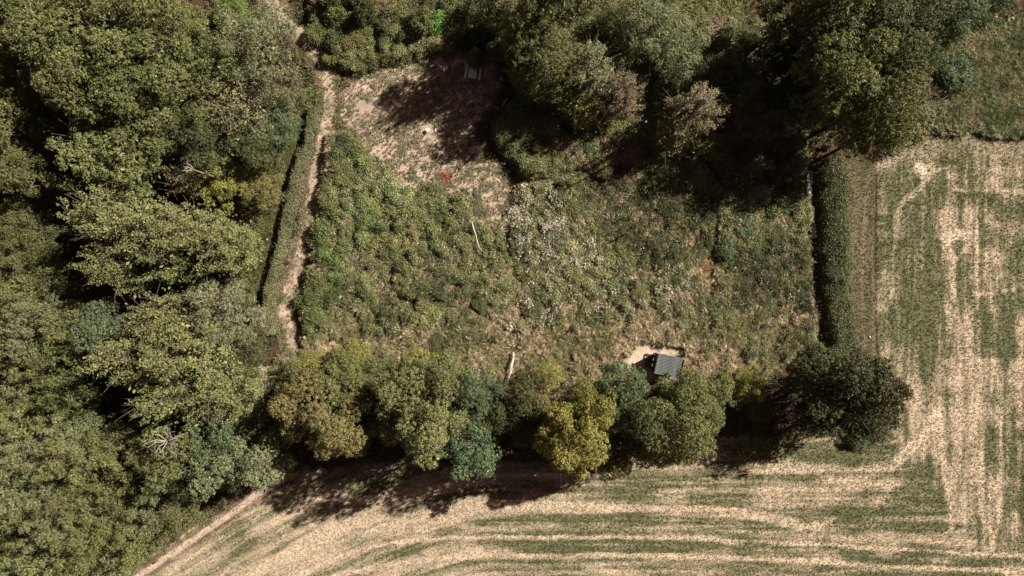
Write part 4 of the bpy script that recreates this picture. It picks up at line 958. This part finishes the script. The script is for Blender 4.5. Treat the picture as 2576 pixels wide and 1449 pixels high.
# ------------------------------------------------------------------ picnic table
tx, ty = W(1190, 177, .7); pt = empty('picnic_table', (tx, ty, float(ground_z(tx, ty))), R(-8)); tag(pt, 'grey weathered picnic table with two attached benches in deep shade', 'picnic table')
for k in range(6): m = MB(); m.box((-.375+k*.15, 0, .745), (.144, 1.75, .04)); m.build('top_plank', GREYW, pt)
for s_ in (-1, 1):
    for k in range(2): m = MB(); m.box((s_*(.68+k*.14), 0, .44), (.13, 1.75, .04)); m.build('bench_plank', GREYW, pt)
for y_ in (-.6, .6):
    m = MB(); m.box((0, y_, .39), (1.62, .045, .09)); m.build('seat_bearer', TIMB, pt)
    m = MB(); m.box((0, y_, .68), (.85, .045, .09)); m.build('top_bearer', TIMB, pt)
    for s_ in (-1, 1):
        m = MB(); m.tube([(s_*.62, y_+.05, 0), (s_*.3, y_+.05, .72)], [.06, .06], 4); m.build('leg', TIMB, pt)
# fallen leaf scraps
# ------------------------------------------------------------------ stones
def stone_mesh(seed):
    import bmesh
    bm = bmesh.new(); bmesh.ops.create_icosphere(bm, subdivisions=2, radius=1); rs = np.random.RandomState(seed)
    for v_ in bm.verts:
        p = v_.co; k = .75+.5*float(vnoise(p.x*1.3+seed, p.y*1.3+p.z, .8, seed)); v_.co = Vector((p.x*k, p.y*k*.85, max(p.z, -.5)*k*.7))
    me = bpy.data.meshes.new('stone'); bm.to_mesh(me); bm.free(); me.materials.append(STONE); return me
SM = [stone_mesh(i) for i in range(4)]
fx, fy = GP(1107, 328); fr = empty('fire_ring', (fx, fy, float(ground_z(fx, fy)))); tag(fr, 'round campfire ring of pale stones with brown ash inside', 'fire ring')
angs = [100, 78, 60, 42, 24, 6, 130, 160, 190, 250, 280, -45]; szs = [.10, .10, .12, .11, .10, .08, .11, .12, .12, .10, .09, .20]
for a, z_ in zip(angs, szs):
    o = link('stone', SM[int(a) % 4], None, fr); rr = .50; o.location = (rr*math.cos(R(a))*1.05, rr*math.sin(R(a))*.95, z_*.35); o.scale = (z_*1.3, z_*.8, z_); o.rotation_euler = (0, 0, R(a+90))
m = MB(); P = [(0, 0, .07)] + [(.38*math.cos(k*.628), .34*math.sin(k*.628), .02) for k in range(10)]; m.poly(P, [(0, 1+k, 1+(k+1) % 10) for k in range(10)]); m.build('ash', ASH, fr)
# white chair
WHITE = simple('white_plastic', (.34, .34, .34), (.50, .49, .48), 4, rough=.4)
hx, hy = W(1077, 326, .5); ch = empty('garden_chair', (hx, hy, float(ground_z(hx, hy))), R(150)); tag(ch, 'small round-backed white garden chair left of the campfire ring', 'chair')
m = MB(); P = []; n_ = 14
for z_ in (.40, .43):
    for k in range(n_): P.append((.23*math.cos(2*math.pi*k/n_), .23*math.sin(2*math.pi*k/n_), z_))
m.poly(P, [tuple(range(n_))[::-1], tuple(range(n_, 2*n_))]+[(k, (k+1) % n_, n_+(k+1) % n_, n_+k) for k in range(n_)]); m.build('seat', WHITE, ch)
m = MB(); m.tube([(.25*math.cos(R(a)), .25*math.sin(R(a)), .62+.16*math.sin(R(a))) for a in range(-20, 201, 20)], [.03]*12, 6); m.build('backrest', WHITE, ch)
for a in (45, 135, 225, 315): m = MB(); m.tube([(.24*math.cos(R(a)), .24*math.sin(R(a)), 0), (.2*math.cos(R(a)), .2*math.sin(R(a)), .41)], [.018, .02], 5); m.build('leg', WHITE, ch)
for a in (-10, 190, 60, 120): m = MB(); m.tube([(.22*math.cos(R(a)), .22*math.sin(R(a)), .42), (.25*math.cos(R(a)), .25*math.sin(R(a)), .62+.16*math.sin(R(a)))], [.015, .015], 5); m.build('backrest_strut', WHITE, ch)
def stone(u, v, sz, label, h=0):
    x, y = GP(u, v); o = link('stone', SM[int(u) % 4]); o.location = (x, y, float(ground_z(x, y))+sz*.3+h); o.scale = (sz, sz*.8, sz*.7); o.rotation_euler = (0, 0, u); tag(o, label, 'stone'); return o
stone(2350, 292, .30, 'pale stone in the rough grass, left one of two'); stone(2390, 294, .26, 'pale stone in the rough grass, right one of two')
stone(2239, 385, .34, 'pale stone at the top left corner of the field'); stone(2212, 392, .22, 'small grey stone beside the field corner stone')
stone(2186, 848, .16, 'small pale stone on the field edge track')
stone(1218, 862, .10, 'tiny pale stone in the meadow left of the fallen trunk')
wx_, wy_ = W(520, 55, 3.4); S(522, 62, 34, 3.2, OL, 'bush under the bright white stone of the upper left')
o = stone(wx_*23+1288, 724.5-wy_*23, .36, 'bright white stone among the trees of the upper left', 3.1)

# ------------------------------------------------------------------ logs and dead wood
def log(name, pts, rad, mat, label, cat='log', z=.15, n=8, side=()):
    P = []
    for i, (a, b) in enumerate(pts):
        x, y = GP(a, b); zz = float(ground_z(x, y))+z if not isinstance(z, (list, tuple)) else z[i]; P.append((x, y, zz))
    o = empty(name, P[0]); 
    Q = [tuple(Vector(p)-Vector(P[0])) for p in P]
    m = MB(); m.tube(Q, rad, n); m.build('stem', mat, o, True)
    for (i, du, dv, r0) in side:
        b = Vector(Q[i]); e = b+Vector((du/23, -dv/23, .25)); m = MB(); m.tube([b, b.lerp(e, .5)+Vector((0, 0, .05)), e], [r0, r0*.7, r0*.25], 5); m.build('branch', mat, o, True)
    return tag(o, label, cat)
log('fallen_tree', [(1291,885),(1291,900),(1286,918),(1284,935),(1279,948),(1274,962)], [.08,.13,.15,.13,.12,.05], BIRCH, 'bleached cream fallen trunk between meadow and tree row', z=1.0, side=[(2, 6, 10, .05), (4, 8, 8, .05), (1, 4, -10, .04)])
log('fallen_pole', [(1189,562),(1193,578),(1198,592),(1202,610),(1208,627)], [.05,.07,.05,.05,.03], BIRCH, 'thin pale pole lying in the brambles below the clearing', z=1.15)
log('broken_branch', [(994,679),(1006,673),(1022,668)], [.04,.06,.03], DEADWOOD, 'short pale broken branch among brambles west of centre', 'branch', z=1.1, side=[(1, 8, 12, .04)])
log('forked_stick', [(1074,369),(1083,378),(1094,387),(1104,395),(1109,391)], [.02,.03,.03,.03,.015], DEADWOOD, 'hooked thin stick on the clearing below the fire ring', 'branch', z=.08)
log('cut_log', [(2158,1122),(2176,1106),(2200,1086)], [.10,.12,.09], simple('brown_log', (.22, .15, .10), (.36, .26, .18), 6), 'brown log lying beside the bush under the lone oak', z=.55)
log('pale_log', [(1277,248),(1271,258),(1262,270)], [.05,.06,.03], BIRCH, 'pale short log at the shade edge below the picnic table', z=.35)
log('pale_board', [(1086,-4),(1092,4),(1096,12)], [.12,.14,.12], BIRCH, 'pale timber end cut by the top edge above the bright green bush', z=2.3)
# dead posts in the meadow
def post(u, v, h, label):
    x, y = GP(u, v); o = empty('wooden_post', (x, y, float(ground_z(x, y)))); m = MB(); m.tube([(0, 0, -.1), (.02, .01, h*.5), (.05, .02, h)], [.07, .06, .05], 7); m.build('post', DEADWOOD, o)
    m = MB(); m.tube([(.03, .015, h*.8), (.18, .06, h*.92), (.26, .05, h*1.02)], [.03, .02, .01], 5); m.build('branch', DEADWOOD, o); return tag(o, label, 'post', 'posts standing in the meadow')
post(1568, 592, 2.9, 'upper weathered post casting a long shadow in the meadow'); post(1550, 692, 2.4, 'lower weathered post casting a shadow in the meadow'); post(1566, 550, 1.9, 'short weathered post nearest the dark bramble patch')
# dead white branches over crowns
def dead_branch(u, v, z, r, label, n=7, seed=0, a0=0, a1=360, name='dead_branch', trunk=True):
    rs = np.random.RandomState(seed); x, y = W(u, v, z); o = empty(name, (x, y, float(ground_z(x, y)))); tag(o, label, 'dead tree')
    m = MB(); m.tube([(0, 0, 0), (.1, .05, z*.5), (0, 0, z-.5)], [.16, .12, .06], 6); m.build('trunk', BARK, o, True)
    for k in range(n):
        a = R(a0+(a1-a0)*(k+rs.rand()*.6)/n); l = r/23*rs.uniform(.7, 1.1); p0 = Vector((0, 0, z-.8)); m = MB()
        p1 = p0+Vector((math.cos(a)*l*.45, math.sin(a)*l*.45, .55)); p2 = p0+Vector((math.cos(a+.3)*l*.8, math.sin(a+.3)*l*.8, .8)); p3 = p0+Vector((math.cos(a+.1)*l, math.sin(a+.1)*l, .75))
        m.tube([p0, p1, p2, p3], [.05, .04, .022, .008], 5)
        for q in range(4):
            b = p1.lerp(p3, rs.uniform(0, .9)); e = b+Vector((rs.normal()*.45, rs.normal()*.45, rs.uniform(.0, .5))); m.tube([b, b.lerp(e, .5)+Vector((0.05, .05, .05)), e], [.02, .017, .007], 4)
        m.build('branch', DEADWOOD, o, True)
    return o
dead_branch(410, 1115, 13.2, 44, 'dead tree with a bleached tangle of bare white branches', 10, 1, name='dead_tree')
dead_branch(672, 972, 4.0, 26, 'small bleached dead tree at the lower end of the ditch', 6, 2, name='dead_tree')
dead_branch(478, 424, 10.5, 18, 'white bare treetop poking from the thin yellowish tree', 3, 3, 90, 240, name='dead_tree')
dead_branch(605, 612, 3.0, 24, 'white bare treetop on the bank beside the shorter feathery tree', 3, 4, 0, 60, name='dead_tree')
dead_branch(582, 570, 3.5, 18, 'white bare treetop above the shorter feathery tree', 3, 5, 150, 210, name='dead_tree')
dead_branch(590, 805, 4.0, 30, 'white bare treetop in the grey-green tree between feathery groups', 4, 6, 10, 230, name='dead_tree')
dead_branch(1768, 262, 12.0, 30, 'pale bare branches fanned out in the brown tree', 5, 7, 20, 100, name='dead_tree')
